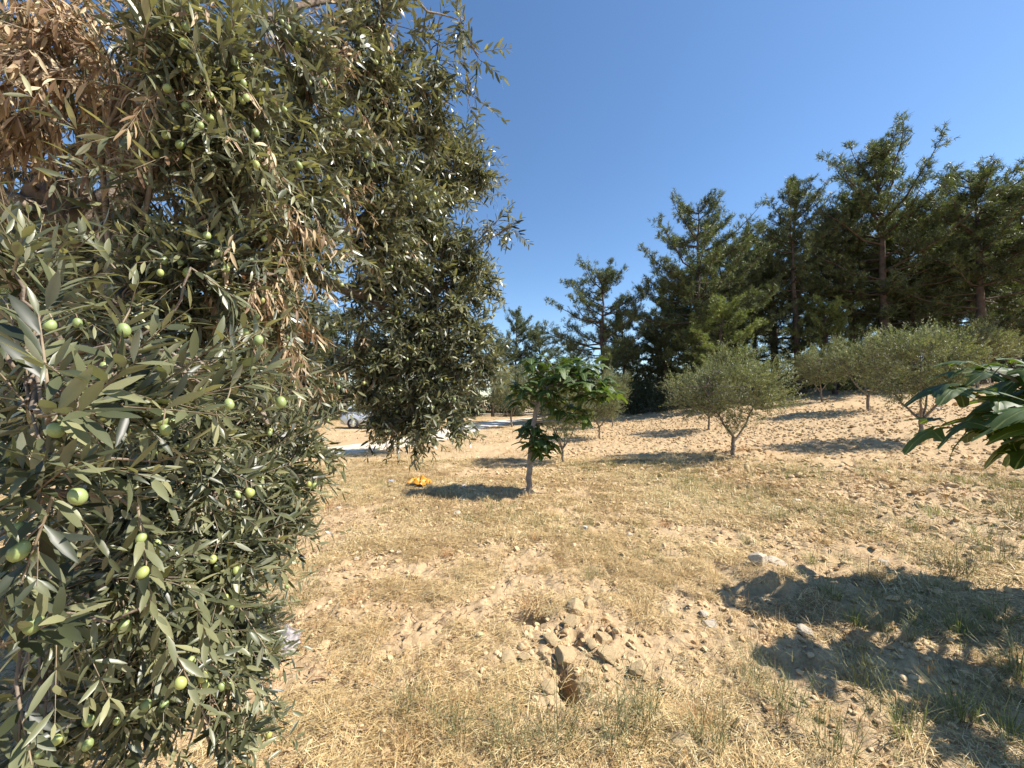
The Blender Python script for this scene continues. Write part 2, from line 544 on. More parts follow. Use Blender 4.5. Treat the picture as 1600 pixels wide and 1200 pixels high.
# ---------------------------------------------------------------- the big olive tree in the left foreground
def olive_big():
    r = np.random.default_rng(11)
    base = np.array([-2.15, 1.95, 0.0]); base[2] = gz(base[0], base[1]) - .05
    root = empty('olive_tree', base, 'large old olive tree with hanging green olives and dry brown sprays filling the left side', 'tree')
    W2L = -base
    wood = MB()
    fork = base + np.array([.1, -.02, 1.15])
    tr = np.array([base + [0, 0, -.1], base + [.02, 0, .15], base + [.08, .02, .5], base + [.04, -.03, .85], fork])
    trunk = MB(); tube(trunk, tr, [.23, .17, .14, .135, .13], 12)
    limbs = [  # world-space limb polylines with start/end radius
        ([fork, at(160, 400, 1.75), at(175, 330, 1.6), at(205, 240, 1.6), at(260, 60, 1.6), at(300, -150, 1.7)], .09, .03),
        ([fork, at(230, 420, 2.0), at(380, 400, 2.2), at(530, 452, 2.4), at(600, 478, 2.55), at(660, 540, 2.6)], .07, .012),
        ([at(230, 420, 2.0), at(420, 300, 2.2), at(600, 365, 2.5), at(655, 390, 2.6), at(705, 430, 2.7)], .05, .012),
        ([at(205, 240, 1.6), at(380, 180, 1.9), at(560, 160, 2.2), at(700, 230, 2.8), at(750, 250, 3.0)], .04, .01),
        ([at(260, 60, 1.6), at(430, 20, 1.6), at(600, -10, 1.9), at(715, 30, 2.1)], .022, .003),
        ([fork, at(110, 340, 1.5), at(40, 335, 1.3), at(-120, 250, 1.3), at(-250, 100, 1.4)], .08, .03),
        ([at(160, 400, 1.75), at(178, 430, 1.15), at(176, 530, 1.0), at(150, 700, .95), at(120, 860, .85)], .035, .010),
        ([at(176, 530, 1.0), at(120, 560, .85), at(40, 600, .75)], .014, .006),
        ([at(230, 420, 2.0), at(300, 560, 1.4), at(340, 760, 1.15), at(320, 960, 1.05)], .022, .006),
        ([at(300, 560, 1.4), at(420, 660, 1.5), at(440, 820, 1.45)], .016, .005),
        ([fork, at(60, 500, 2.2), at(-200, 480, 2.4)], .09, .04),
        ([fork, at(330, 300, 2.8), at(420, 200, 3.2), at(480, 60, 3.4)], .07, .03),
    ]
    limb_pts = []
    for P, r0, r1 in limbs:
        Q = smooth_poly(P, 5)
        Q[1:-1] += r.normal(0, .012, Q[1:-1].shape)
        lm = MB(); tube(lm, Q + W2L, np.linspace(r0, r1, len(Q)), 8); link('limb', lm.mesh('olive_limb'), M_BARK, root)
        limb_pts.append(np.c_[Q, np.linspace(r0, r1, len(Q))])
    LP = np.vstack(limb_pts)
    # foliage masses: px, py, depth, rx px, ry px, r depth m, leaves, dead share, droop
    BL = [
        (40, 470, .78, 95, 75, .12, 420, 0, .15), (150, 610, .56, 110, 55, .06, 200, 0, .1), (290, 590, .72, 95, 55, .08, 250, 0, .0), (50, 640, .52, 90, 70, .06, 200, 0, .2), (300, 690, .95, 130, 70, .15, 900, 0, .3),
        (60, 790, .52, 95, 85, .08, 260, 0, .4), (200, 780, .85, 120, 90, .15, 900, 0, .4), (350, 780, 1.1, 110, 90, .2, 1200, 0, .4),
        (430, 740, 1.45, 60, 90, .2, 1300, 0, .4), (425, 845, 1.4, 42, 66, .15, 900, 0, .4), (470, 700, 1.6, 40, 60, .15, 700, 0, .4),
        (330, 900, 1.0, 110, 80, .15, 1000, 0, .4), (150, 900, .75, 110, 70, .12, 600, 0, .4), (50, 940, .65, 80, 60, .1, 350, 0, .4),
        (260, 990, .9, 120, 70, .14, 750, 0, .4), (352, 965, 1.15, 60, 70, .15, 800, 0, .4), (330, 1065, 1.1, 66, 60, .15, 650, 0, .4),
        (260, 1090, 1.0, 100, 60, .15, 550, 0, .5), (120, 1060, .85, 110, 80, .15, 420, 0, .5), (40, 1130, .7, 70, 60, .1, 180, 0, .5), (330, 1170, 1.1, 80, 45, .12, 300, 0, .5),
        (330, 440, 1.1, 110, 80, .2, 1300, .05, .4), (420, 400, 1.3, 80, 80, .2, 1000, .1, .4), (230, 470, 1.0, 90, 60, .15, 700, 0, .3), (320, 560, 1.2, 120, 70, .2, 1200, 0, .3),
        (70, 560, 1.1, 120, 90, .25, 900, 0, .3), (60, 700, 1.2, 120, 90, .25, 900, 0, .3), (150, 860, 1.3, 170, 90, .2, 1300, 0, .3), (200, 700, 1.4, 160, 120, .2, 1500, 0, .3),
        (280, 330, 1.15, 90, 70, .2, 750, .1, .3), (60, 400, 1.1, 80, 60, .15, 500, .1, .3), (40, 280, 1.3, 80, 70, .2, 500, .5, .4),
        (360, 240, 1.15, 110, 90, .2, 1250, .03, .4), (340, 110, 1.1, 120, 90, .2, 1250, .03, .4), (250, 60, 1.0, 90, 70, .15, 700, .1, .4), (430, 60, 1.3, 90, 80, .2, 900, .05, .4), (200, 170, 1.3, 100, 70, .2, 800, .3, .4),
        (110, 110, 1.05, 110, 80, .15, 800, .97, .6), (50, 40, 1.0, 90, 70, .15, 600, .97, .6), (60, 190, 1.1, 80, 60, .15, 420, .9, .6), (170, 30, 1.2, 90, 50, .15, 500, .8, .6), (220, 110, 1.05, 60, 50, .12, 240, .9, .5),
        (255, 145, 1.0, 40, 25, .06, 60, 1, .6), (225, 275, 1.1, 45, 30, .08, 90, 1, .2), (425, 320, 1.2, 40, 60, .1, 300, 1, .8), (430, 430, 1.2, 40, 50, .1, 260, 1, .9), (440, 510, 1.4, 45, 45, .12, 420, 1, .8),
        (440, 80, 1.5, 30, 40, .1, 220, 1, .5), (535, 140, 1.7, 28, 25, .1, 200, 1, .5), (540, 300, 1.8, 30, 40, .1, 260, 1, .5), (545, 215, 1.8, 30, 30, .1, 160, 1, .5),
        (490, 180, 1.5, 90, 80, .2, 1400, .03, .3), (480, 290, 1.5, 90, 80, .2, 1500, .05, .35), (500, 390, 1.6, 70, 70, .2, 1100, .05, .4), (450, 470, 1.7, 80, 60, .2, 900, .05, .4),
        (540, 90, 1.8, 90, 80, .25, 1500, .05, .3), (600, 40, 2.0, 90, 60, .25, 1500, .03, .3), (620, 140, 2.0, 80, 80, .25, 1900, .05, .3), (570, 230, 2.0, 80, 70, .25, 1700, .05, .3),
        (600, 300, 2.1, 80, 60, .25, 1700, .03, .3), (680, 90, 2.2, 28, 60, .2, 420, .03, .3), (650, 210, 2.4, 60, 60, .25, 1600, .03, .3), (560, 350, 2.0, 70, 50, .2, 1200, .05, .4),
        (690, 270, 2.8, 70, 70, .3, 3000, .0, .2), (730, 250, 3.0, 42, 60, .25, 2100, .0, .2), (650, 330, 2.6, 80, 50, .3, 2200, .0, .3), (700, 370, 2.7, 70, 45, .25, 2100, .0, .3), (740, 420, 2.8, 38, 45, .2, 1300, .0, .3),
        (620, 410, 2.5, 80, 55, .3, 2200, .02, .4), (690, 450, 2.6, 75, 55, .3, 2400, .0, .4), (570, 470, 2.6, 70, 50, .3, 1000, .05, .4), (640, 510, 2.5, 80, 60, .3, 2400, .0, .45), (730, 520, 2.6, 48, 60, .25, 1800, .0, .45),
        (680, 580, 2.5, 75, 60, .3, 2400, .0, .5), (745, 575, 2.6, 28, 40, .2, 600, .0, .5), (600, 590, 2.5, 65, 60, .3, 1500, .02, .5), (650, 650, 2.4, 65, 45, .25, 1700, .0, .5), (705, 650, 2.4, 25, 40, .15, 500, .0, .5), (590, 640, 2.5, 45, 40, .2, 700, .02, .5),
        (430, 570, 1.9, 80, 70, .25, 1300, .1, .3), (480, 590, 2.1, 50, 70, .2, 700, .1, .3), (400, 640, 1.7, 80, 60, .2, 1300, .0, .3), (540, 560, 2.4, 50, 60, .2, 500, .1, .3),
        (60, 70, 1.9, 130, 90, .25, 1500, .35, .3), (170, 190, 2.0, 130, 100, .25, 1600, .25, .3), (20, 230, 1.9, 100, 100, .25, 1300, .3, .3), (260, 90, 2.0, 110, 100, .25, 1500, .1, .3), (380, 170, 2.0, 110, 110, .25, 1500, .05, .3), (300, 300, 2.2, 140, 100, .25, 1600, .05, .3), (100, 370, 2.2, 140, 90, .25, 1500, .1, .3), (420, 330, 2.2, 90, 90, .25, 1300, .1, .3),
        (722, 40, 2.1, 40, 45, .12, 110, 0, .2), (748, 85, 2.2, 14, 22, .05, 40, 0, .2), (735, 150, 2.3, 14, 30, .05, 40, 0, .3), (772, 345, 2.7, 50, 22, .10, 170, 0, .1), (800, 355, 2.7, 22, 12, .05, 50, 0, .1),
        # beyond the frame: the rest of the same crown, above and to the left
        (560, -170, 1.9, 190, 110, .45, 3200, 0, .3), (300, -230, 1.5, 220, 120, .45, 2600, .1, .3), (700, -260, 2.3, 170, 110, .4, 2400, 0, .3), (480, -350, 1.8, 260, 110, .5, 2600, 0, .3),  # denser unseen top masses, added to shade the crown below
        (-150, 300, 1.5, 200, 200, .5, 1500, .1, .3), (-250, 700, 1.6, 250, 200, .5, 1500, 0, .3), (100, -180, 1.5, 250, 120, .5, 1800, .2, .3), (420, -160, 1.7, 220, 100, .5, 1800, 0, .3),
        (250, 250, 3.0, 200, 160, .5, 1600, 0, .3), (150, 600, 2.9, 200, 150, .4, 1500, 0, .3), (400, 60, 3.0, 150, 120, .4, 1500, 0, .3), (-100, 100, 2.8, 250, 200, .5, 1500, 0, .3),
    ]
    all_hi = []      # near leaves kept as arrays so that the largest can become parts
    fol = MB(); dead = MB(); twg = MB()
    fruit_sites = []; lc = []
    LP2 = []
    for (px, py, d, rx, ry, rd, nl, dsh, droop) in BL:
        c = at(px, py, d)
        sx, sz = rx * d / 600, ry * d / 600
        # branch from the nearest limb point to the middle of the mass
        ds = np.linalg.norm(LP[:, :3] - c, axis=1)
        k = int(np.argmin(ds))
        a = LP[k, :3]; rb = min(LP[k, 3] * .6, .005 + .008 * ds[k])
        mid = (a + c) / 2 + np.array([0, 0, .12 * ds[k]]) + r.normal(0, .04, 3)
        br = bezier(a, mid, c, 7); br[1:-1] += r.normal(0, .008, (5, 3))
        tube(wood, br, np.linspace(rb, .0035, 7), 5)
        LP2.append(br[2:])
        ns = max(5, int(nl / 110))
        npair = 8 if d < 1.3 else 9
        ntw = max(4, int(nl / (npair * 2)))
        q = unit(r.normal(0, 1, (ns, 3))) * (r.uniform(.15, .8, (ns, 1)))
        S = c + q * np.array([sx, rd, sz])
        for s in S:
            tube(wood, bezier(br[4], (br[5] + s) / 2 + r.normal(0, .02, 3) + [0, 0, .02], s, 4), np.linspace(.0032, .0018, 4), 4)
        w = r.integers(0, ns, ntw)
        tb = S[w] + (br[5] - S[w]) * r.uniform(0, .55, (ntw, 1))
        out = unit((S[w] - c) / np.array([sx, rd, sz])) + r.normal(0, .75, (ntw, 3)) + np.array([.12, -.15, .1 - droop * .9])
        D = unit(out)
        TL = r.uniform(.10, .24, ntw) * (.8 + .35 * min(d, 2.2) / 2.2)
        dr = droop * r.uniform(.2, .8, ntw)
        Pst = stems(twg, tb, D, TL, dr, r.uniform(.0011, .0019, ntw), 3 if d < 1.4 else 2)
        t = (np.arange(npair) + .8) / (npair + .1)
        t = np.clip(t[None, :] + r.normal(0, .02, (ntw, npair)), .05, 1)
        pos = tb[:, None, :] + D[:, None, :] * (TL[:, None] * t)[:, :, None]
        pos[:, :, 2] -= (dr * TL)[:, None] * t ** 2
        tan = np.repeat(D[:, None, :], npair, 1).copy(); tan[:, :, 2] -= 2 * dr[:, None] * t; tan = unit(tan)
        sideA = unit(np.cross(tan, np.array([.1, .2, .97]))); sideB = np.cross(sideA, tan)
        ph = (np.arange(npair) % 2)[None, :] * (math.pi / 2) * .8 + r.uniform(0, math.pi, (ntw, 1)) + r.normal(0, .25, (ntw, npair))
        for sg in (1, -1):
            sd = sg * (np.cos(ph)[..., None] * sideA + np.sin(ph)[..., None] * sideB)
            aa = r.uniform(.5, 1.05, (ntw, npair))[..., None]
            LD = unit(tan * np.cos(aa) + sd * np.sin(aa) + r.normal(0, .14, tan.shape))
            isdead = np.broadcast_to(r.random((ntw, 1)) < dsh, (ntw, npair))
            LD = np.where(isdead[..., None], unit(LD + np.array([0, 0, -.9])), LD)
            NN = np.array([.15, -.1, 1.0]) + .45 * tan + r.normal(0, .45 if d < 1.3 else .75, tan.shape)
            LL = r.uniform(.040, .074, (ntw, npair)) * (1 - .35 * t ** 3) * (.92 if d < 1 else (1.0 if d < 1.9 else 1.12))
            WW = LL * r.uniform(.17, .24, (ntw, npair)) * (1.0 if d < 1.9 else 1.12)
            cv = r.normal(.03, .15, (ntw, npair))
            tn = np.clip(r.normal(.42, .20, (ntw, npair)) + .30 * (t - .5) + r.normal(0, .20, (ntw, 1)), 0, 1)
            keep = r.random((ntw, npair)) < .93
            for flag in (False, True):
                mk = (isdead == flag) & keep
                if not mk.any(): continue
                arr = [pos[mk], LD[mk], NN[mk], LL[mk], WW[mk] * (.8 if flag else 1), cv[mk] + (.12 if flag else 0), r.uniform(.1, 1, mk.sum()) if flag else tn[mk]]
                if flag:
                    leaves(dead, LEAF_HI if d < 1.25 else LEAF_LO, *arr)
                elif d < 1.25:
                    all_hi.append(arr)
                else:
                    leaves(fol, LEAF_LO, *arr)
        lc.append(pos.reshape(-1, 3))
        if dsh < .5 and d < 2.7:
            fruit_sites.append(np.c_[pos[:, 1:-1].reshape(-1, 3), np.full(ntw * (npair - 2), d)])
    # long sunlit shoots nearest the camera: base, tip, pairs, leaf length
    for (a, b_, npr, ll) in [((185, 650, .62), (385, 495, .60), 13, .062), ((170, 655, .57), (395, 590, .62), 14, .060), ((40, 545, .55), (95, 440, .58), 8, .066), ((75, 610, .46), (60, 480, .50), 7, .066),
                             ((110, 650, .50), (215, 555, .47), 8, .070), ((60, 650, .45), (150, 640, .43), 5, .072), ((215, 790, .66), (240, 960, .62), 9, .056), ((235, 940, .66), (330, 1130, .72), 11, .058), ((85, 770, .48), (35, 900, .46), 7, .060),
                             ((0, 1010, .5), (110, 955, .48), 7, .064), ((250, 720, .75), (360, 690, .72), 9, .058), ((20, 430, .62), (40, 350, .6), 5, .068), ((290, 900, .75), (330, 1010, .72), 8, .058), ((30, 1100, .6), (50, 1190, .55), 5, .062),
                             ((380, 660, 1.0), (470, 600, .98), 9, .060), ((350, 985, .95), (410, 1090, .95), 7, .058), ((330, 150, .95), (300, 60, .93), 8, .062), ((380, 200, .98), (420, 290, .97), 8, .060), ((225, 60, .9), (245, -20, .88), 6, .07), ((300, 420, .85), (380, 470, .85), 7, .06), ((180, 420, .85), (130, 360, .85), 6, .06)]:
        a, b_ = at(*a), at(*b_)
        t = (np.arange(npr) + .6) / npr
        dv = b_ - a; Ls = np.linalg.norm(dv); tan = unit(dv + np.array([0, 0, .0]))
        L2 = np.vstack(LP2); k = int(np.argmin(np.linalg.norm(L2 - a, axis=1)))
        tube(wood, wig(bezier(L2[k], (L2[k] + a) / 2 + r.normal(0, .03, 3), a, 7), .004, r), np.linspace(.0032, .0022, 7), 5)
        tube(twg, a + dv * np.linspace(0, 1, 7)[:, None] + np.array([0, 0, -.05 * Ls]) * (np.linspace(0, 1, 7) ** 2)[:, None], np.linspace(.0022, .0009, 7), 5)
        pos = a + dv * t[:, None] + np.array([0, 0, -.05 * Ls]) * (t ** 2)[:, None]
        lc.append(pos)
        fruit_sites.append(np.c_[pos[1:-2], np.full(npr - 3, Ls)])
        sA = unit(np.cross(tan, [.1, .2, .97])); sB = np.cross(sA, tan)
        ph = (np.arange(npr) % 2) * 1.2 + r.uniform(-.3, .3) + r.normal(0, .2, npr)
        for sg in (1, -1):
            sd = sg * (np.cos(ph)[:, None] * sA + np.sin(ph)[:, None] * sB)
            aa = r.uniform(.45, .85, npr)[:, None]
            LD = unit(tan * np.cos(aa) + sd * np.sin(aa) + r.normal(0, .08, (npr, 3)))
            LL = ll * r.uniform(.85, 1.15, npr) * (1 - .4 * t ** 3)
            all_hi.append([pos, LD, np.array([.3, -.35, 1.0]) + .3 * tan + r.normal(0, .3, (npr, 3)), LL, LL * r.uniform(.19, .25, npr), r.normal(.04, .08, npr), np.clip(r.normal(.7, .15, npr), 0, 1)])
    # the 300 leaves that show largest become leaf objects
    cat = [np.concatenate([a[i] for a in all_hi]) for i in range(7)]
    ctr = cat[0] + cat[1] * cat[3][:, None] * .5
    qx, qy, qd = project(ctr)
    vis = (qx > 0) & (qx < 1600) & (qy > 0) & (qy < 1200) & (qd > .1)
    size = np.where(vis, cat[3] * cat[4] / np.maximum(qd, .1) ** 2, 0)
    big = np.argsort(-size)[:300]
    rest = np.ones(len(size), bool); rest[big] = False
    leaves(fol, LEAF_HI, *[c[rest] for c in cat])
    fme = fol
    for mb in (fol, dead, twg, wood, trunk):
        mb.V = [v + W2L for v in mb.V]
    link('trunk', trunk.mesh('olive_trunk'), M_BARK, root)
    link('small_branches', wood.mesh('olive_branches'), M_BARK, root, kind='stuff')
    link('twigs', twg.mesh('olive_twigs'), M_TWIG, root, kind='stuff')
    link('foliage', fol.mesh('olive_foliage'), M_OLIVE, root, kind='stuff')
    dd = link('dry_foliage', dead.mesh('olive_dry_foliage'), M_DEAD, root, kind='stuff'); dd['label'] = 'dry brown dead leaves hanging in sprays'
    tpls = []
    for k in range(5):
        T, Q, Tr = LEAF_HI
        Vt = T.copy(); Vt[:, 2] = T[:, 2] * .6 - (.02 + .06 * k - .1) * T[:, 0] ** 2
        Vt[:, 1] *= 1.0
        tpls.append(make_mesh('olive_leaf', Vt, [Q, Tr], True))
    for n_, i_ in enumerate(big):
        B, D, N, L, Wd = cat[0][i_], cat[1][i_], cat[2][i_], cat[3][i_], cat[4][i_]
        N = N - D * (N @ D); N /= np.linalg.norm(N); S = np.cross(N, D)
        o = link('leaf', tpls[n_ % 5], M_OLIVE1, root)
        M = Matrix.Identity(4)
        for q in range(3):
            M[q][0] = D[q] * L; M[q][1] = S[q] * Wd; M[q][2] = N[q] * L; M[q][3] = (B + W2L)[q]
        o.matrix_local = M
    # olives: pick sites in view, spread out
    FS = np.concatenate(fruit_sites)
    r.shuffle(FS)
    LC = np.concatenate(lc); lx, ly, ld = project(LC)
    g = 22
    inn = (lx > 0) & (lx < 900) & (ly > 0) & (ly < 1200)
    near = np.full((60, 60), 99.0)
    np.minimum.at(near, ((ly[inn] // g).astype(int), (lx[inn] // g).astype(int)), ld[inn])
    FO = FS[:, :3].copy()
    FS[:, :3] += (CAMP - FS[:, :3]) * .022
    qx, qy, qd = project(FS[:, :3])
    # nearest in their screen neighbourhood so that they show
    chosen = []
    order = r.permutation(len(qd))
    cap = {}
    for i_ in order:
        if not (0 < qx[i_] < 780 and 0 < qy[i_] < 1190): continue
        if qd[i_] > near[int(qy[i_] // g), int(qx[i_] // g)] + .012 + .035 * qd[i_]: continue
        if qy[i_] < 420 and qx[i_] < 230: continue
        key = (int(qx[i_] // 64), int(qy[i_] // 64))
        if (key[0] * 7919 + key[1] * 104729) % 100 > 76 or cap.get(key, 0) >= 3: continue
        cap[key] = cap.get(key, 0) + 1
        chosen.append(i_)
        if len(chosen) >= 260: break
    fme_ = []
    for k in range(3):
        nu, nv = 12, 9
        Vv = [[0, 0, 0]]; th = np.arange(nu) * 2 * np.pi / nu
        for a_ in range(1, nv):
            f = a_ / nv * np.pi
            rad = math.sin(f) * (.5 - .03 * math.cos(f))
            Vv += [[rad * math.cos(x) * .80, rad * math.sin(x) * .80, -.5 * (1 - math.cos(f)) * (1 + .03 * k)] for x in th]
        Vv.append([0, 0, -1.04 - .03 * k])
        F3 = [[0, 1 + i_, 1 + (i_ + 1) % nu] for i_ in range(nu)]
        F4 = []
        for a_ in range(nv - 2):
            for i_ in range(nu):
                p = 1 + a_ * nu; F4.append([p + i_, p + nu + i_, p + nu + (i_ + 1) % nu, p + (i_ + 1) % nu])
        p = 1 + (nv - 2) * nu
        F3 += [[p + i_, len(Vv) - 1, p + (i_ + 1) % nu] for i_ in range(nu)]
        fme_.append(make_mesh('olive_fruit', np.array(Vv), [np.array(F3), np.array(F4)], True))
    m, nt, b, out = new_mat('olive_fruit')
    t = nt.nodes.new('ShaderNodeObjectInfo').outputs['Random']
    c0 = ramp(nt, [(0, (.17, .225, .06)), (.5, (.25, .31, .095)), (.85, (.34, .37, .09)), (.97, (.36, .35, .06)), (1, (.14, .06, .06))], t)
    sp = noise(nt, 9, 6)
    c0 = mixc(nt, sp, c0, mixc(nt, .6, c0, (.32, .37, .18)))
    nt.links.new(c0, b.inputs['Base Color']); b.inputs['Roughness'].default_value = .42
    b.inputs['Subsurface Weight'].default_value = 0
    ped = MB()
    for n_, i_ in enumerate(chosen):
        p = FS[i_, :3]
        Lp = r.uniform(.008, .022)
        e = p + np.array([r.normal(0, .005), r.normal(0, .005), -Lp])
        tube(ped, bezier(FO[i_], p + [0.003, 0, .1 * Lp], e, 5) + W2L, .0011, 4)
        o = link('olive', fme_[n_ % 3], m, root)
        s = r.uniform(.016, .024)
        o.matrix_local = Matrix.Translation(Vector(e + W2L)) @ Matrix.Rotation(r.normal(0, .25), 4, 'X') @ Matrix.Rotation(r.normal(0, .25), 4, 'Y') @ Matrix.Diagonal((s, s, s, 1))
    link('olive_stalks', ped.mesh('olive_stalks'), M_TWIG, root, kind='stuff')
    print('big olive tris', fol.tris(), dead.tris(), twg.tris(), wood.tris())
    return root


olive_big()

# ---------------------------------------------------------------- young olive trees
def young_olive(seed, ht, wd, trunk_h=.75, lean=0.0, n_limb=4, nleaf=9000, low=.28, stems2=False):
    """returns meshes in local space, base at origin"""
    r = np.random.default_rng(seed)
    wood = MB(); trunk = MB(); fol = MB()
    fk = np.array([lean, 0, trunk_h])
    tr = smooth_poly([[0, 0, -.12], [0, 0, .02], [lean * .3 + .02, .01, trunk_h * .5], fk], 4)
    tube(trunk, wig(tr, .008, r), np.linspace(.062, .045, len(tr)) * (ht / 3), 9)
    ends = []; limbs = []
    for k in range(n_limb):
        a = k * 2 * math.pi / n_limb + r.normal(0, .3)
        q = np.array([math.cos(a) * wd * .26, math.sin(a) * wd * .26, 0])
        e = np.array([math.cos(a) * wd * .33, math.sin(a) * wd * .33, ht * r.uniform(.62, .8)])
        st = fk if k else tr[-3]
        L = bezier(st, st * .4 + (q + [0, 0, ht * .42]) * .6, e, 9)
        lm = MB(); tube(lm, wig(L, .012, r), np.linspace(.034, .009, 9) * (ht / 3), 6); limbs.append(lm.mesh('young_olive_limb'))
        ends.append(L)
    LP = np.vstack([e[3:] for e in ends])
    # crown: uneven dome of small masses
    nm = 90
    u = unit(r.normal(0, 1, (nm, 3)))
    rad = r.uniform(.35, .88, (nm, 1)) ** .7
    zc = ht * (low + 1) / 2; hz = ht * (1 - low) / 2
    lump = r.uniform(.78, 1.16, (nm, 1)) + .16 * np.sin(3 * np.arctan2(u[:, 1], u[:, 0]) + seed)[:, None]
    Cn = u * rad * lump * np.array([wd / 2, wd / 2, hz]) * .88
    Cn[:, 2] += zc
    for c in Cn:
        k = int(np.argmin(np.linalg.norm(LP - c, axis=1)))
        tube(wood, bezier(LP[k], (LP[k] + c) / 2 + r.normal(0, .05, 3), c, 5), np.linspace(.009, .003, 5), 4)
    npair = 7
    nt_ = nleaf // (npair * 2)
    w = r.integers(0, nm, nt_)
    tb = Cn[w] + r.normal(0, .13, (nt_, 3))
    out = unit((tb - [0, 0, zc * .8]) / np.array([wd, wd, ht])) + r.normal(0, .55, (nt_, 3)) + [0, 0, .35]
    D = unit(out); TL = r.uniform(.14, .34, nt_)
    wild = r.random(nt_) < .07; TL = np.where(wild, TL * 1.9, TL); D = np.where(wild[:, None], unit(D + [0, 0, 1.2]), D)
    stems(fol, tb, D, TL, np.full(nt_, .1), np.full(nt_, .0018), 1)
    fol.T = [np.full(len(v), .2) for v in fol.V]
    t = (np.arange(npair) + .7) / npair
    pos = tb[:, None, :] + D[:, None, :] * (TL[:, None] * t[None])[..., None]
    tan = np.repeat(D[:, None, :], npair, 1)
    sA = unit(np.cross(tan, [.1, .2, .97])); sB = np.cross(sA, tan)
    ph = (np.arange(npair) % 2)[None] * 1.3 + r.uniform(0, 3.1, (nt_, 1))
    for sg in (1, -1):
        sd = sg * (np.cos(ph)[..., None] * sA + np.sin(ph)[..., None] * sB)
        aa = r.uniform(.4, .9, (nt_, npair))[..., None]
        LD = unit(tan * np.cos(aa) + sd * np.sin(aa)).reshape(-1, 3)
        n = len(LD)
        NN = np.array([0, 0, 1.0]) + r.normal(0, .6, (n, 3))
        LL = r.uniform(.055, .085, n); tn = np.clip(r.normal(.5, .24, n), 0, 1)
        leaves(fol, LEAF_Q, pos.reshape(-1, 3), LD, NN, LL, LL * .30, r.normal(.02, .05, n), tn)
    return [('trunk', trunk.mesh('trunk_mesh'), M_BARK, None)] + [('limb', m_, M_BARK, None) for m_ in limbs] + [('small_branches', wood.mesh('branches_mesh'), M_BARK, 'stuff'), ('crown', fol.mesh('crown_mesh'), M_YOLIVE, 'stuff')]


YV = [young_olive(101, 3.1, 3.6, .55, .03, 2, 30000, .27), young_olive(102, 3.1, 3.0, .5, .02, 4, 26000, .30), young_olive(103, 3.0, 2.8, .62, -.05, 3, 24000, .30), young_olive(104, 2.9, 2.9, .6, .04, 3, 24000, .24)]


def put_young(px, py, top_py, var, label, width=None, rz=0, hscale=1.0):
    x, y = ground(px, py)
    z = gz(x, y)
    d = (np.array([x, y, z]) - CAMP) @ fwd
    top = at(px, top_py, d)[2]
    ht = [3.1, 3.1, 3.0, 2.9][var]; wd0 = [3.6, 3.0, 2.8, 2.9][var]
    sz = (top - z) / ht * .97
    sw = sz if width is None else (width * d / 600) / wd0
    root = empty('olive_tree', (x, y, z), label, 'tree', 'young olive trees on the tilled slope', rz, (sw, sw, sz))
    for nme, me, mt, kd in YV[var]:
        link(nme, me, mt, root, kind=kd)
    return root


put_young(1145, 712, 540, 0, 'round young olive with a low forked trunk, nearest and fullest on the slope', 205, 0.12)
put_young(1440, 686, 502, 1, 'young olive branching from the ground beside the fig leaves at right', 165, .4)
put_young(1357, 641, 522, 2, 'young olive on a thin trunk, middle of the row before the pine trunks', 118, 1.1)
put_young(1285, 629, 533, 3, 'small far young olive at the wood edge, right of the roundest one', 82, 2.0)
put_young(1588, 590, 476, 3, 'young olive high on the slope above the fig leaves at right edge', 120, .7)
put_young(1528, 606, 502, 2, 'young olive half hidden behind the one beside the fig leaves', 110, 2.6)
put_young(957, 667, 575, 2, 'small olive just right of the fig tree, before the dark shrubs', 62, .3)
put_young(937, 686, 590, 3, 'young olive with two bare stems showing under the fig leaves', 85, 1.5)
put_young(880, 724, 585, 1, 'slim olive with a leaning grey trunk directly behind the fig tree', 110, 2.2)
put_young(1108, 672, 566, 3, 'young olive hidden behind the roundest olive, showing only its shadow side', 90, .9)
put_young(622, 708, 600, 2, 'young olive under the drooping branches of the large olive, before the car', 130, 1.9)
put_young(800, 668, 570, 3, 'pale young olive left of the fig tree beside the gravel track', 90, 2.9)

# ---------------------------------------------------------------- fig trees
def fig_leaf_mesh(seed):
    r = np.random.default_rng(seed)
    lobes = [(-2.35, .42), (-1.25, .78), (0, 1.0), (1.25, .78), (2.35, .42)]
    V = [[0, 0, 0]]; vein = [1.0]
    outl = []
    for k, (a, L) in enumerate(lobes):
        a += r.normal(0, .07); L *= r.uniform(.88, 1.1)
        w = .30 if k in (1, 2, 3) else .38
        outl += [(a - w, L * .66, 0), (a - w * .5, L * .92, 0), (a, L, 1), (a + w * .5, L * .92, 0), (a + w, L * .66, 0)]
        if k < 4:
            a2 = lobes[k + 1][0]; outl.append(((a + a2) / 2, .40 * (L + lobes[k + 1][1]) / 2 + .10, 0))
    n = len(outl)
    for f, zf in ((.30, .02), (.65, .03), (1.0, 0)):
        for (a, L, vn) in outl:
            rad = L * f
            x = math.cos(a) * rad + .0; y = math.sin(a) * rad
            z = zf * (0 if vn else 1) - .28 * rad ** 2 * (1 + .4 * r.normal(0, .3)) + .03 * math.sin(a * 3 + seed) * f
            V.append([x, y, z]); vein.append(float(vn))
    F3 = [[0, 1 + i, 2 + i] for i in range(n - 1)]
    F4 = [[1 + g * n + i, 1 + (g + 1) * n + i, 1 + (g + 1) * n + i + 1, 1 + g * n + i + 1] for g in range(2) for i in range(n - 1)]
    return make_mesh('fig_leaf', np.array(V), [np.array(F3), np.array(F4)], True, {'vein': np.array(vein)})


FIGL = [fig_leaf_mesh(s) for s in range(6)]


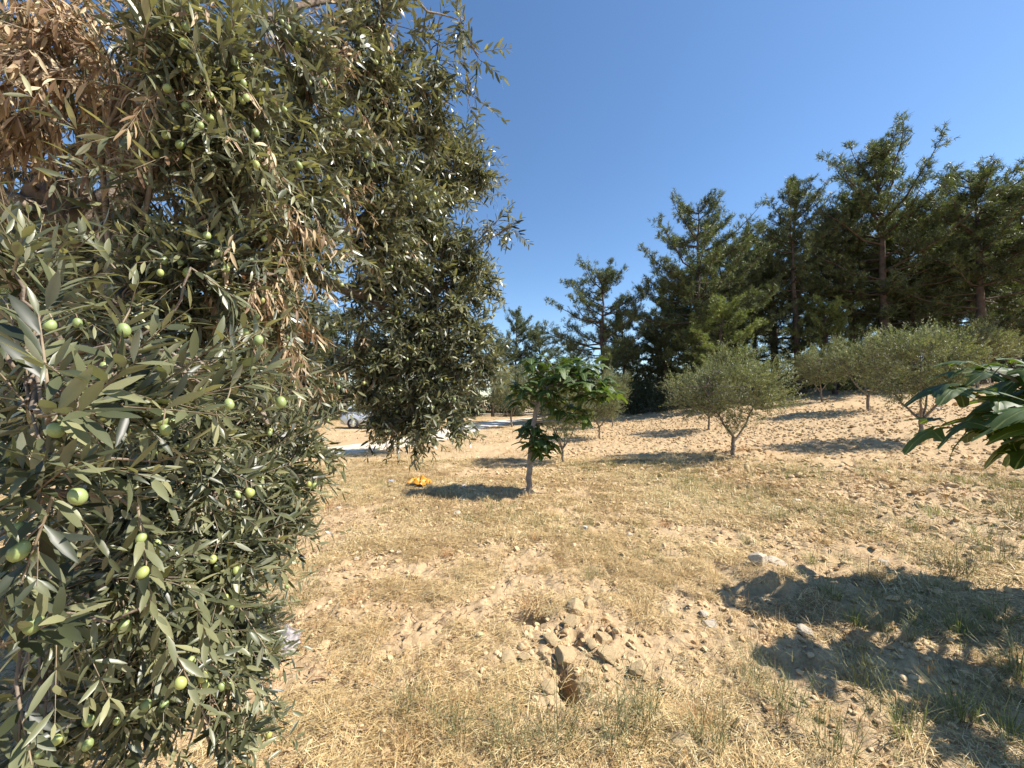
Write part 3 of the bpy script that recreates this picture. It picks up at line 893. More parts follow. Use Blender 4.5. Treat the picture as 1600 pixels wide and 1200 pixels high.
def fig_tree(base, label, stemsP, clusters, size, seed, trunk_r):
    r = np.random.default_rng(seed)
    base = np.array(base, float)
    root = empty('fig_tree', base, label, 'tree')
    trunk = MB(); br = MB(); pet = MB()
    P = smooth_poly(stemsP, 6) - base
    tube(trunk, wig(P, .006, r), np.linspace(trunk_r, trunk_r * .6, len(P)), 10)
    link('trunk', trunk.mesh('fig_trunk'), M_FBARK, root)
    LP = P[len(P) // 3:]
    for (c, n, rad) in clusters:
        c = np.asarray(c) - base
        k = int(np.argmin(np.linalg.norm(LP - c, axis=1) + .5 * np.maximum(0, LP[:, 2] - c[2] + .1)))
        a = LP[k]; ln = np.linalg.norm(c - a)
        B = bezier(a, (a + c) / 2 + np.array([0, 0, -.06 * ln]) + r.normal(0, .04, 3), c, 8)
        br = MB(); tube(br, wig(B, .006, r), np.linspace(trunk_r * .45, .008, 8), 7); link('branch', br.mesh('fig_branch'), M_FBARK, root)
        ax = unit(B[-1] - B[-3] + np.array([0, 0, .02]))
        for q in range(n):
            t = r.uniform(0, 1) ** .7
            p0 = c - ax * .22 * (1 - t) * (rad / .25)
            az = q * 2.4 + r.normal(0, .3)
            el = -.25 + 1.0 * t + r.normal(0, .25)
            pd = np.array([math.cos(az) * math.cos(el), math.sin(az) * math.cos(el), math.sin(el)])
            pl = r.uniform(.35, .95) * rad
            e = p0 + pd * pl; e[2] -= .12 * pl
            tube(pet, bezier(p0, p0 + pd * pl * .6, e, 4), np.linspace(.0045, .003, 4), 4)
            D = unit(np.array([pd[0], pd[1], pd[2] * .4 - r.uniform(.1, .75)]))
            N = np.array([pd[0] * .35, pd[1] * .35, 1.0]) + r.normal(0, .3, 3)
            N = unit(N - D * (N @ D)); S = np.cross(N, D)
            L = size * r.uniform(.65, 1.15)
            o = link('leaf', FIGL[r.integers(0, 6)], M_FIG, root)
            M = Matrix.Identity(4)
            for z in range(3):
                M[z][0] = D[z] * L; M[z][1] = S[z] * L * r.uniform(.95, 1.05); M[z][2] = N[z] * L; M[z][3] = e[z]
            o.matrix_local = M
    link('leaf_stalks', pet.mesh('fig_leaf_stalks'), M_FIGSTALK, root, kind='stuff')
    return root


M_FIGSTALK = simple_mat('fig_stalk', [(.3, (.16, .20, .06)), (.7, (.28, .30, .12))], 20, .6, 0)
fx, fy = ground(826, 772)
fz = gz(fx, fy)
fd = (np.array([fx, fy, fz]) - CAMP) @ fwd
fcl = [((812, 604, 0), 9, .22), ((838, 590, .2), 10, .24), ((862, 572, -.2), 9, .24), ((893, 566, .1), 10, .24), ((922, 578, -.1), 11, .25), ((945, 598, .1), 10, .24),
       ((930, 622, -.2), 10, .24), ((902, 605, -.3), 10, .24), ((880, 590, .3), 9, .24), ((915, 648, 0), 9, .22), ((890, 640, .2), 7, .22), ((852, 612, -.2), 7, .2), ((870, 625, .3), 7, .2),
       ((808, 618, .1), 6, .2), ((828, 568, 0), 8, .22), ((955, 620, 0), 7, .22), ((850, 700, 0), 8, .18), ((836, 660, .2), 6, .16),
       ((838, 690, -.1), 9, .19), ((862, 684, .1), 8, .18), ((822, 672, .15), 7, .17)]
fig_tree((fx, fy, fz), 'leafy fig tree on a single grey trunk in the middle of the field', [[fx, fy, fz - .08], at(827, 745, fd), at(829, 710, fd), at(834, 665, fd), at(838, 640, fd), at(850, 615, fd), at(870, 592, fd)],
         [(at(p[0], p[1], fd + p[2]), int(n * 1.9), s * 1.05) for p, n, s in fcl], .20, 5, .05)
b2 = (5.2, 3.0)
b2z = gz(*b2)
c2 = [((1490, 612, 2.75), 6, .19), ((1548, 578, 2.75), 8, .22), ((1592, 598, 2.8), 9, .24), ((1528, 650, 2.65), 9, .23), ((1575, 664, 2.7), 11, .24), ((1497, 668, 2.9), 6, .20), ((1605, 690, 2.6), 10, .24), ((1560, 622, 3.0), 9, .23)]
cl2 = [(at(*p), n, s) for p, n, s in c2]
cot = 1 / math.tan(SUN_EL)
for (px, py, h, n) in [(1345, 925, 1.6, 11), (1400, 905, 1.75, 10), (1450, 955, 1.5, 11), (1510, 935, 1.8, 11), (1540, 985, 1.5, 11), (1590, 960, 1.7, 10), (1600, 1010, 1.5, 10), (1255, 1042, 1.45, 10), (1310, 1050, 1.3, 7), (1470, 1085, 1.5, 7), (1560, 1110, 1.5, 9), (1600, 1180, 1.4, 9), (1500, 1175, 1.35, 6)]:
    gx, gy = ground(px, py)
    cl2.append((np.array([gx + math.sin(SUN_AZ) * cot * h, gy + math.cos(SUN_AZ) * cot * h, gz(gx, gy) + h]), n, .24))
fig_tree((*b2, b2z), 'large dark fig leaves on branches reaching in at the right edge', [[*b2, b2z - .08], [5.1, 2.95, b2z + .3], [4.9, 2.85, b2z + .7], [4.7, 2.8, b2z + 1.0], [4.5, 2.8, b2z + 1.3]], cl2, .235, 9, .06)

# ---------------------------------------------------------------- pines
def pine(seed, Ht=10.0, cb=.28, spread=2.3, asc=1.0, pe=.5, top=.3, dens=1.0):
    r = np.random.default_rng(seed)
    trunk = MB(); br = MB(); nd = MB()
    zz = np.linspace(-.3, Ht, 14)
    ax = np.cumsum(r.normal(0, .05, (14, 2)), 0) * np.linspace(0, 1, 14)[:, None]
    TP = np.c_[ax, zz]
    tube(trunk, TP, np.linspace(.17, .015, 14), 9)
    tp = lambda z: np.array([np.interp(z, zz, TP[:, 0]), np.interp(z, zz, TP[:, 1]), z])
    sh_p = []; sh_d = []
    z = cb * Ht * .55
    while z < Ht * .985:
        t = (z - cb * Ht) / (Ht * (1 - cb))
        bare = t < 0
        for k in range(r.integers(2, 5) if not bare else r.integers(1, 4)):
            az = r.uniform(0, 2 * math.pi)
            tt = max(t, 0)
            L = spread * ((1 - tt) ** pe * (.7 + .3 * min(1, tt * 5)) * (1 - top) + top * (1 - tt ** 4)) * r.uniform(.45, 1.2)
            if bare: L *= r.uniform(.3, .7)
            el = R(-4 + 60 * tt ** .8 * asc + r.normal(0, 10))
            h = np.array([math.cos(az), math.sin(az), 0])
            p0 = tp(z)
            s = np.linspace(0, 1, 6)[:, None]
            P = p0 + h * L * math.cos(el) * s + np.array([0, 0, 1]) * (L * math.sin(el) * s + .22 * L * s ** 2 - .06 * L * np.sin(s * 3.1))
            P[1:] += r.normal(0, .03 * L / 2, (5, 3))
            tube(br, P, np.linspace(.012 + .014 * L, .006, 6), 5)
            if bare and r.random() < .75: continue
            nsub = int((5 + 5.2 * L) * dens)
            for q in range(nsub):
                f = r.uniform(.22, 1) if q else 1.0
                i0 = min(int(f * 5), 4); b0 = P[i0] + (P[i0 + 1] - P[i0]) * (f * 5 - i0)
                along = unit(P[i0 + 1] - P[i0])
                sd = unit(along * .7 + r.normal(0, .6, 3) + [0, 0, .25])
                SL = (.18 + .42 * L * .4 * (1.2 - f)) * r.uniform(.7, 1.2)
                e = b0 + sd * SL
                tube(br, np.array([b0, (b0 + e) / 2 + r.normal(0, .02, 3), e]), np.array([.008, .006, .004]), 3)
                nsht = 3 + int(SL * 7)
                for w in range(nsht):
                    g = r.uniform(.2, 1)
                    sp = b0 + sd * SL * g + r.normal(0, .07, 3)
                    sh_p.append(sp); sh_d.append(unit(sd * .5 + r.normal(0, .45, 3) + [0, 0, .65]))
        z += r.uniform(.2, .45) * (1 if t > 0 else 1.3)
    for q in range(5):
        sh_p.append(tp(Ht) + r.normal(0, .08, 3)); sh_d.append(np.array([0, 0, 1.0]))
    SP = np.array(sh_p); SD = np.array(sh_d)
    m = len(SP); K = 16
    B = SP[:, None, :] - SD[:, None, :] * r.uniform(-.05, .16, (m, K))[..., None]
    A = unit(np.cross(SD, [.3, .5, .81])); Bv = np.cross(SD, A)
    ph = r.uniform(0, 2 * math.pi, (m, K)); al = r.uniform(.25, 1.15, (m, K))
    D = SD[:, None, :] * np.cos(al)[..., None] + (A[:, None, :] * np.cos(ph)[..., None] + Bv[:, None, :] * np.sin(ph)[..., None]) * np.sin(al)[..., None]
    Ln = r.uniform(.11, .19, (m, K))
    tip = B + D * Ln[..., None]
    side = unit(np.cross(D, unit(r.normal(0, 1, (m, K, 3))))) * .0085
    V = np.stack([B - side, B + side, tip], 2).reshape(-1, 3)
    tn = np.clip(r.normal(.45, .18, (m, 1)) + r.normal(0, .1, (m, K)), 0, 1)
    nd.add(V, np.arange(len(V)).reshape(-1, 3), np.repeat(tn.ravel(), 3))
    print('pine', seed, m, nd.tris(), br.tris())
    return dict(Ht=Ht, parts=[('trunk', trunk.mesh('pine_trunk'), M_PBARK, None), ('branches', br.mesh('pine_branches'), M_PBARK, 'stuff'), ('needles', nd.mesh('pine_needles', False), M_NEEDLE, 'stuff')])


PV = [pine(201, 10, .27, 3.2, .75, .42, .35, 1.15), pine(202, 11, .38, 3.1, 1.25, .55, .5, .9), pine(203, 9, .2, 3.2, .55, .4, .4), pine(204, 12, .46, 2.6, 1.1, .8, .3), pine(205, 8, .10, 2.8, .8, .4, .3)]


BRIGHT = {}


def put_pine(px, top_py, d, var, label, rz=0, wide=1.0, group='pines of the wood', bright=False):
    p = at(px, 628, d); x, y = p[0], p[1]
    z = gz(x, y)
    top = at(px, top_py, d)[2]
    s = (top - z) / PV[var]['Ht'] * .94
    root = empty('pine_tree', (x, y, z), label, 'tree', group, rz, (s * wide * 1.24, s * wide * 1.24, s))
    for nme, me, mt, kd in PV[var]['parts']:
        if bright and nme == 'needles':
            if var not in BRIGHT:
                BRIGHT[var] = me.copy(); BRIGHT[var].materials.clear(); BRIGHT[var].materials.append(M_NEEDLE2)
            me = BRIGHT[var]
        link(nme, me, mt, root, kind=kd)
    return root


put_pine(945, 402, 27, 2, 'spreading pine with open layered boughs, leftmost of the big pines', .3, 1.0)
put_pine(1095, 296, 25, 0, 'broad dense pine with a bright low bough behind the roundest olive', 1.2, 1.0)
put_pine(1182, 332, 31, 3, 'slender pine top between two bigger pines', 2.2, .9)
put_pine(1248, 246, 26, 3, 'tall pine with a forked thin crown and straight reddish trunk', .2, .92)
put_pine(1388, 200, 25, 1, 'tallest pine with long bare-stemmed boughs rising steeply', 3.4, 1.12)
put_pine(1335, 300, 28, 1, 'pine filling the gap left of the tallest pine', 4.0, 1.1)
put_pine(1538, 242, 23, 0, 'broad dark pine at the upper right corner of the wood', 5.1, 1.15)
put_pine(1625, 262, 22, 1, 'dark pine cut by the right edge of the picture', 1.7, 1.1)
put_pine(1455, 330, 29, 2, 'pine behind the tallest one, boughs leaning to the right', 2.7, 1.1)
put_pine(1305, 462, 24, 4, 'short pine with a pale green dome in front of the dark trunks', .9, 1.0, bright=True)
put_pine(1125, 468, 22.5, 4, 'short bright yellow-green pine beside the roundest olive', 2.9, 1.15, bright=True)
put_pine(1030, 480, 33, 0, 'half-hidden pine between the layered pine and the broad one', 2.0, 1.0)
put_pine(806, 478, 46, 0, 'distant pine with a rounded top left of the fig tree', 1.0, .8)
put_pine(848, 508, 44, 4, 'distant small pine directly above the fig tree', .4, 1.1)
put_pine(895, 530, 42, 2, 'low far pine right above the fig crown', 4.4, 1.0)
put_pine(770, 520, 40, 2, 'far pine seen past the edge of the large olive', 3.0, 1.0)
for k, (px, tp_, d, v, lb) in enumerate([
    (1155, 372, 29, 0, 'pine between the broad dense pine and the slender pine top'), (1215, 345, 31, 2, 'pine crown tucked left of the forked tall pine'),
    (1312, 318, 28, 1, 'pine with rising boughs just right of the forked tall pine'), (1432, 305, 27, 0, 'dense pine crown touching the tallest pine on its right'),
    (1490, 295, 28, 2, 'layered pine between the tallest pine and the upper right one'), (1040, 440, 30, 0, 'dark low pine at the left foot of the broad dense pine'),
    (1085, 400, 30, 2, 'pine crown directly behind the broad dense pine'), (1130, 395, 27, 2, 'spreading pine right behind the short bright pine'),
    (975, 480, 31, 0, 'dark pine just right of the leftmost layered pine'), (1590, 290, 27, 2, 'layered pine filling the gap at the right edge of the wood')]):
    put_pine(px, tp_, d, v, lb, k * 1.3, .95)
for k, (px, tp_, d, v) in enumerate([(1150, 420, 36, 0), (1210, 380, 38, 1), (1290, 350, 36, 3), (1420, 330, 38, 0), (1500, 330, 34, 3), (1580, 340, 33, 2), (1660, 300, 30, 0), (1050, 500, 42, 4), (1250, 430, 44, 2), (1340, 420, 44, 4), (1450, 420, 42, 0), (1540, 420, 40, 4), (1720, 300, 28, 2), (1100, 470, 45, 2), (985, 545, 46, 4)]):
    put_pine(px, tp_, d, v, 'dark pine standing in the back row of the wood at right', k * 1.3, .95, 'back row pines on the slope')
for k, (px, tp_, d, v) in enumerate([(720, 505, 40, 0), (660, 500, 38, 4), (600, 470, 36, 2), (540, 480, 34, 0), (480, 460, 34, 2), (420, 420, 30, 0), (330, 400, 30, 4), (220, 330, 26, 2), (120, 280, 22, 0), (20, 300, 24, 2), (-120, 250, 24, 0), (510, 560, 40, 4), (625, 560, 42, 4), (690, 565, 44, 2)]):
    put_pine(px, tp_, d, v, 'pine beyond the gravel track, seen through the large olive', k * 1.7, 1.2, 'pines beyond the gravel track')

# ---------------------------------------------------------------- dark shrubs at the wood edge
def shrub(seed, n=5200):
    r = np.random.default_rng(seed)
    mb = MB(); st = MB()
    k = 26
    Cn = unit(r.normal(0, 1, (k, 3))) * r.uniform(.2, .85, (k, 1)) * [1.0, 1.0, .9]; Cn[:, 2] = np.abs(Cn[:, 2]) * 1.1 + .15
    for c in Cn:
        tube(st, bezier(np.array([0, 0, -.1]), c * [.3, .3, .7], c, 5), np.linspace(.02, .006, 5), 4)
    w = r.integers(0, k, n)
    P = Cn[w] + r.normal(0, .17, (n, 3)); P[:, 2] = np.maximum(P[:, 2], .03)
    D = unit(r.normal(0, 1, (n, 3)) + P * .5)
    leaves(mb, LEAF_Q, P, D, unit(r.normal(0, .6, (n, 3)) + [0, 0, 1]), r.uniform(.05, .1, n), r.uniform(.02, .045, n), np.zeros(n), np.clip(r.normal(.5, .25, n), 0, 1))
    return [('stems', st.mesh('shrub_stems'), M_PBARK, None), ('foliage', mb.mesh('shrub_foliage', False), M_SHRUB, 'stuff')]


SV = [shrub(301), shrub(302)]
SH = [(1000, 46, 8, 4.6), (1060, 48, 8, 4.2), (1130, 46, 8, 4.6), (1200, 46, 8, 4.4), (1270, 45, 8, 4.6), (1340, 44, 8, 4.4), (1410, 43, 8, 4.2), (1480, 42, 8, 4.4), (1550, 41, 8, 4.4), (1630, 40, 8, 4.6), (1720, 38, 8, 4.4), (1170, 34, 5, 2.6), (1290, 33, 5, 2.6), (1380, 32, 5, 2.4), (1470, 31, 5, 2.4), (1570, 30, 5, 2.4),
      (930, 50, 9, 4.5), (860, 52, 9, 5), (790, 54, 9, 5), (720, 54, 9, 5), (650, 52, 9, 5), (580, 50, 9, 5.5), (510, 48, 9, 5.5), (440, 44, 9, 5.5), (360, 40, 9, 5.5), (280, 36, 9, 5.5), (180, 32, 9, 5.5), (60, 28, 9, 5), (-80, 26, 9, 5),
      (990, 26, 2.6, 2.4), (1030, 25, 2.4, 2.6), (1070, 26, 2.6, 2.2), (1010, 30, 3, 3.0), (1110, 27, 2.4, 2.2), (960, 30, 2.5, 2.6), (1190, 27, 2.2, 1.6), (1240, 28, 2.2, 1.7), (1320, 27, 2.4, 1.5), (1400, 26, 2.4, 1.5), (1480, 25, 2.2, 1.5), (1560, 24, 2.2, 1.5), (1640, 24, 2.2, 1.5),
      (920, 36, 3, 2.6), (860, 38, 3, 2.4), (800, 40, 3, 2.6), (740, 40, 3, 2.8), (690, 38, 3, 3.0), (630, 36, 3, 3.4), (570, 34, 3, 3.4), (510, 32, 3, 3.6), (450, 30, 3, 3.6), (380, 28, 3, 3.4), (300, 26, 3, 3.4)]
for k, (px, d, w, h) in enumerate(SH):
    p = at(px, 628, d)
    z = gz(p[0], p[1])
    if px <= 930:
        lb, gp = 'dark green bush at the foot of the far pines beyond the track', 'bushes beyond the gravel track'
    elif d > 37:
        lb, gp = 'dark thicket closing the view far behind the pine trunks', 'thickets far behind the pines'
    elif px < 1120:
        lb, gp = 'dense nearly black bush in the shade left of the roundest olive', 'dark bushes under the layered pine'
    else:
        lb, gp = 'low dark bush among the pine trunks above the slope', 'low bushes among the pine trunks'
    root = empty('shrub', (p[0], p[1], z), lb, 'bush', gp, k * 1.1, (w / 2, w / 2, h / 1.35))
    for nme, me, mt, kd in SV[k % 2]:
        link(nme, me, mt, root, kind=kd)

# ---------------------------------------------------------------- parked car, mostly hidden behind the olives
def car():
    paint, nt, b, o_ = new_mat('car_paint'); b.inputs['Base Color'].default_value = (.62, .64, .66, 1); b.inputs['Roughness'].default_value = .3; b.inputs['Coat Weight'].default_value = .6; b.inputs['Metallic'].default_value = .2
    glass, nt, b, o_ = new_mat('car_glass'); b.inputs['Base Color'].default_value = (.02, .025, .03, 1); b.inputs['Roughness'].default_value = .08
    rub, nt, b, o_ = new_mat('tyre_rubber'); b.inputs['Base Color'].default_value = (.02, .02, .02, 1); b.inputs['Roughness'].default_value = .8
    alloy, nt, b, o_ = new_mat('wheel_alloy'); b.inputs['Base Color'].default_value = (.5, .5, .52, 1); b.inputs['Metallic'].default_value = .8; b.inputs['Roughness'].default_value = .35
    lamp, nt, b, o_ = new_mat('head_lamp'); b.inputs['Base Color'].default_value = (.75, .78, .8, 1); b.inputs['Roughness'].default_value = .1
    red, nt, b, o_ = new_mat('tail_lamp'); b.inputs['Base Color'].default_value = (.35, .02, .02, 1); b.inputs['Roughness'].default_value = .2
    p = at(596, 628, 22.5)
    root = empty('parked_car', (p[0], p[1], gz(p[0], p[1]) + .01), 'silver white car parked beyond the gravel track, half hidden by olive branches', 'car', rz=R(4))
    xs = np.array([-2.12, -2.08, -1.9, -1.55, -1.1, -.5, 0, .5, .95, 1.3, 1.7, 2.0, 2.12])
    top = np.array([.62, .80, .90, .94, .95, .94, .93, .93, .93, .92, .86, .76, .58])
    bot = np.array([.42, .30, .24, .22, .2, .2, .2, .2, .2, .22, .24, .28, .38])
    hw = np.array([.62, .72, .80, .85, .87, .88, .88, .88, .87, .86, .82, .74, .62])
    sec = np.array([[0, 0], [.86, 0], [.97, .12], [1, .45], [.98, .72], [.90, .95], [.78, 1.0], [0, 1.02]])
    prof = np.vstack([sec, sec[-2:0:-1] * [-1, 1]])
    V = []
    for x, t, bo, w in zip(xs, top, bot, hw):
        V += [[x, q[0] * w, bo + q[1] * (t - bo)] for q in prof]
    k = len(prof); n = len(xs)
    F = [[a * k + c, a * k + (c + 1) % k, (a + 1) * k + (c + 1) % k, (a + 1) * k + c] for a in range(n - 1) for c in range(k)]
    mb = MB(); mb.add(np.array(V), np.array(F)); mb.F[k] = [np.array([list(range(k))[::-1]]), np.array([[(n - 1) * k + c for c in range(k)]])]
    link('body', mb.mesh('car_body'), paint, root)
    # cabin
    cb = np.array([[-1.95, .90], [-1.45, 1.36], [-.9, 1.45], [-.1, 1.46], [.35, 1.38], [1.15, .90]])
    V = []
    for x, z in cb:
        w = .80 - .30 * (z - .9)
        V += [[x, -w, z], [x, w, z]]
    n = len(cb)
    F = [[2 * a, 2 * a + 2, 2 * a + 3, 2 * a + 1] for a in range(n - 1)]
    mb = MB(); mb.add(np.array(V), np.array(F)); mb.F[n] = [np.array([[2 * a for a in range(n)][::-1]]), np.array([[2 * a + 1 for a in range(n)]])]
    link('cabin', mb.mesh('car_cabin', False), paint, root)

    def pane(pts):
        mb = MB(); P = np.array(pts, float); nrm = unit(np.cross(P[1] - P[0], P[2] - P[0]))
        mb.add(np.vstack([P, P - nrm * .03]), np.array([[0, 1, 2, 3], [7, 6, 5, 4], [0, 4, 5, 1], [1, 5, 6, 2], [2, 6, 7, 3], [3, 7, 4, 0]]))
        link('window', mb.mesh('car_window', False), glass, root)
    sw = lambda z: .80 - .30 * (z - .9) + .008
    for s in (-1, 1):
        for (a, b_, c, e) in [((-1.62, .96), (-.72, .96), (-.72, 1.38), (-1.32, 1.32)), ((-.66, .96), (.15, .96), (.1, 1.38), (-.66, 1.39)), ((.2, .96), (.98, .96), (.42, 1.30), (.16, 1.37))]:
            pts = [[q[0], s * sw(q[1]), q[1]] for q in (a, b_, c, e)]
            pane(pts if s < 0 else pts[::-1])
    pane([[1.10, -.70, .945], [1.10, .70, .945], [.42, .62, 1.35], [.42, -.62, 1.35]])
    pane([[-1.90, .68, .96], [-1.90, -.68, .96], [-1.50, -.60, 1.33], [-1.50, .60, 1.33]])
    th = np.arange(20) * 2 * np.pi / 20
    for x in (-1.32, 1.32):
        for s in (-1, 1):
            we = MB()
            prof = [(.20, .0), (.30, .0), (.315, .04), (.315, .16), (.30, .20), (.20, .20)]
            Vw = np.array([[q[0] * math.cos(a), q[1] - .1, q[0] * math.sin(a)] for q in prof for a in th])
            Fw = [[g * 20 + i, g * 20 + (i + 1) % 20, (g + 1) * 20 + (i + 1) % 20, (g + 1) * 20 + i] for g in range(5) for i in range(20)]
            we.add(Vw, np.array(Fw))
            wh = link('wheel', we.mesh('car_tyre'), rub, root, (x, s * .80, .315))
            rm = MB()
            rm.add(np.array([[.2 * math.cos(a), s * .075, .2 * math.sin(a)] for a in th] + [[.06 * math.cos(a), s * .09, .06 * math.sin(a)] for a in th] + [[0, s * .095, 0]]),
                   [np.array([[i, (i + 1) % 20, 20 + (i + 1) % 20, 20 + i] for i in range(0, 20) if i % 4 != 3]), np.array([[20 + i, 20 + (i + 1) % 20, 40] for i in range(20)])])
            link('rim', rm.mesh('car_rim', False), alloy, wh)
    for s in (-1, 1):
        for nm, x, z, mt in (('headlight', 2.0, .66, lamp), ('tail_light', -2.07, .74, red)):
            mb = MB(); V8 = np.array([[a, b_, c] for a in (-.06, .06) for b_ in (-.14, .14) for c in (-.06, .06)])
            V8[:, 1] += s * .58
            mb.add(V8, np.array([[0, 1, 3, 2], [4, 6, 7, 5], [0, 4, 5, 1], [2, 3, 7, 6], [0, 2, 6, 4], [1, 5, 7, 3]]))
            link(nm, mb.mesh(nm, False), mt, root, (x, 0, z))
        mb = MB(); tube(mb, [[.85, s * .82, .98], [.85, s * .92, 1.0], [.84, s * 1.0, 1.0]], [.03, .07, .05], 6); link('mirror', mb.mesh('car_mirror'), paint, root)
        for x in (-.75, .12):
            mb = MB(); tube(mb, [[x - .08, s * .885, .80], [x, s * .90, .80], [x + .08, s * .885, .80]], .012, 5); link('door_handle', mb.mesh('door_handle'), paint, root)


car()

# ---------------------------------------------------------------- stones and clods
def ico():
    t = (1 + 5 ** .5) / 2
    V = unit(np.array([[-1, t, 0], [1, t, 0], [-1, -t, 0], [1, -t, 0], [0, -1, t], [0, 1, t], [0, -1, -t], [0, 1, -t], [t, 0, -1], [t, 0, 1], [-t, 0, -1], [-t, 0, 1]], float))
    F = np.array([[0, 11, 5], [0, 5, 1], [0, 1, 7], [0, 7, 10], [0, 10, 11], [1, 5, 9], [5, 11, 4], [11, 10, 2], [10, 7, 6], [7, 1, 8], [3, 9, 4], [3, 4, 2], [3, 2, 6], [3, 6, 8], [3, 8, 9], [4, 9, 5], [2, 4, 11], [6, 2, 10], [8, 6, 7], [9, 8, 1]])
    return V, F


def sub(V, F):
    V = list(map(tuple, V)); mid = {}; out = []
    def m(a, b):
        k = (min(a, b), max(a, b))
        if k not in mid:
            v = unit((np.array(V[a]) + np.array(V[b])) / 2); V.append(tuple(v)); mid[k] = len(V) - 1
        return mid[k]
    for a, b, c in F:
        x, y, z = m(a, b), m(b, c), m(c, a)
        out += [[a, x, z], [b, y, x], [c, z, y], [x, y, z]]
    return np.array(V), np.array(out)


I0 = ico(); I1 = sub(*I0); I2 = sub(*I1); I3 = sub(*I2)


def rock_mesh(seed, rough=.3, ico_=None):
    r = np.random.default_rng(seed)
    V, F = ico_ or I2
    V = V.copy()
    # chop by random planes for facets, then roughen
    for k in range(9):
        n = unit(r.normal(0, 1, 3)); d = r.uniform(.5, .85)
        ov = V @ n - d
        V = V - np.where(ov > 0, ov, 0)[:, None] * n * .92
    V = V * (1 + rough * .5 * (fbm(V[:, 0] * 2.5 + seed, V[:, 1] * 2.5 + V[:, 2] * 3.1, 3, seed) - .5))[:, None]
    return make_mesh('stone', V, [F], False)


RK = [rock_mesh(s, .45, I3 if s < 4 else I2) for s in range(8)]
RKS = {}
for nm, mt in (('stone', M_STONE), ('earth', M_EARTHCLOD), ('white', M_WHITESTONE)):
    RKS[nm] = []
    for m_ in RK:
        c = m_.copy(); c.materials.append(mt); RKS[nm].append(c)


def put_rock(name, px, py, wpx, hr, kind, label, cat, seed, group=None, sink=.3):
    x, y = ground(px, py)
    d = (np.array([x, y, 0]) - CAMP) @ fwd
    s = wpx / 2 * d / 600
    r = random.Random(seed)
    o = link(name, RKS[kind][seed % 8], None, None, (x, y, gz(x, y) + s * hr * (1 - 2 * sink) * .7))
    o.scale = (s, s * r.uniform(.75, 1.0), s * hr); o.rotation_euler = (r.uniform(-.25, .25), r.uniform(-.25, .25), r.uniform(0, 6))
    tag(o, label, cat, group)
    return o


CL = 'crumbly clods of dug earth round the hole'
for k, (px, py, w, hr, lb) in enumerate([
    (884, 1037, 42, .75, 'tawny earth clod standing above the dark crack in the soil'),
    (940, 1003, 48, .8, 'big shadowed earth clod right of the dug hole'),
    (902, 958, 34, .9, 'pale upright clod behind the heap of dug earth'),
    (918, 950, 30, .9, 'pale clod at the top right of the dug earth heap'),
    (893, 985, 34, .6, 'clod in the middle of the dug earth heap'),
    (862, 1010, 30, .6, 'clod left of the crack in the dug earth'),
    (795, 1030, 30, .6, 'small brown clod alone left of the dug earth heap'),
    (820, 1032, 22, .6, 'smaller of two clods left of the dug earth heap'),
    (998, 1048, 40, .6, 'dark clod lying right of the dug earth heap'),
    (1010, 1060, 24, .5, 'small clod touching the dark clod right of the heap'),
    (860, 1075, 34, .5, 'flat clod left of the lower end of the crack'),
    (910, 1068, 34, .5, 'flat clod right of the lower end of the crack'),
    (950, 1035, 40, .5, 'low clod between the tawny and the dark clods'),
    (925, 1022, 26, .6, 'small clod beside the tawny clod'),
    (1065, 1158, 44, .6, 'brown clod near the bottom edge among dry grass'),
    (760, 1135, 26, .6, 'small dark clod in the grass near the bottom edge'),
]):
    put_rock('earth_clod', px, py, w, hr, 'earth', lb, 'clod', k, CL)
for k, (px, py, w, hr, kind, lb) in enumerate([
    (712, 803, 17, .9, 'white', 'white stone on the straw just before the fig shadow'),
    (1186, 893, 34, .8, 'stone', 'angular stone with a dark face at the tip of the right shadow'),
    (1182, 880, 26, .7, 'white', 'pale rounded stone behind the angular one'),
    (1214, 884, 34, .6, 'stone', 'wide stone right of the pale rounded one'),
    (1108, 972, 24, .7, 'stone', 'lone pale stone below the right shadow tip'),
    (983, 838, 14, .6, 'white', 'small white stone in the straw right of the fig'),
    (1120, 747, 14, .6, 'white', 'small white stone on the slope below the roundest olive'),
    (1244, 783, 16, .6, 'white', 'white stone on the stony patch at mid slope'),
    (1216, 793, 14, .6, 'white', 'white stone at the left of the stony patch'),
    (914, 828, 12, .8, 'white', 'tiny white stone upright in the straw'),
    (1465, 639, 20, .4, 'white', 'flat white stone uphill of the ground-branching olive'),
    (725, 762, 10, .8, 'white', 'pale stone inside the fig shadow'),
    (557, 871, 14, .6, 'white', 'pale stone in the straw near the large olive'),
    (622, 866, 12, .5, 'white', 'thin white chip in the straw left of centre'),
    (529, 796, 10, .7, 'stone', 'little brown stone left in the straw'),
    (1260, 990, 26, .6, 'stone', 'stone lying between the two dark shadows at right'),
    (1380, 880, 22, .7, 'stone', 'dark stone in the weeds above the right shadow'),
    (1100, 960, 18, .7, 'stone', 'small stone touching the grass right of the dug earth'),
]):
    put_rock('stone', px, py, w, hr, kind, lb, 'stone', k + 20, 'loose stones in the field', .42)


def scatter(n, r0, r1, a0=-66, a1=74, r=rng):
    n = int(n * 1.2)
    rad = np.sqrt(r.uniform(r0 * r0, r1 * r1, n)); a = np.radians(r.uniform(a0, a1, n))
    return np.sin(a) * rad, np.cos(a) * rad


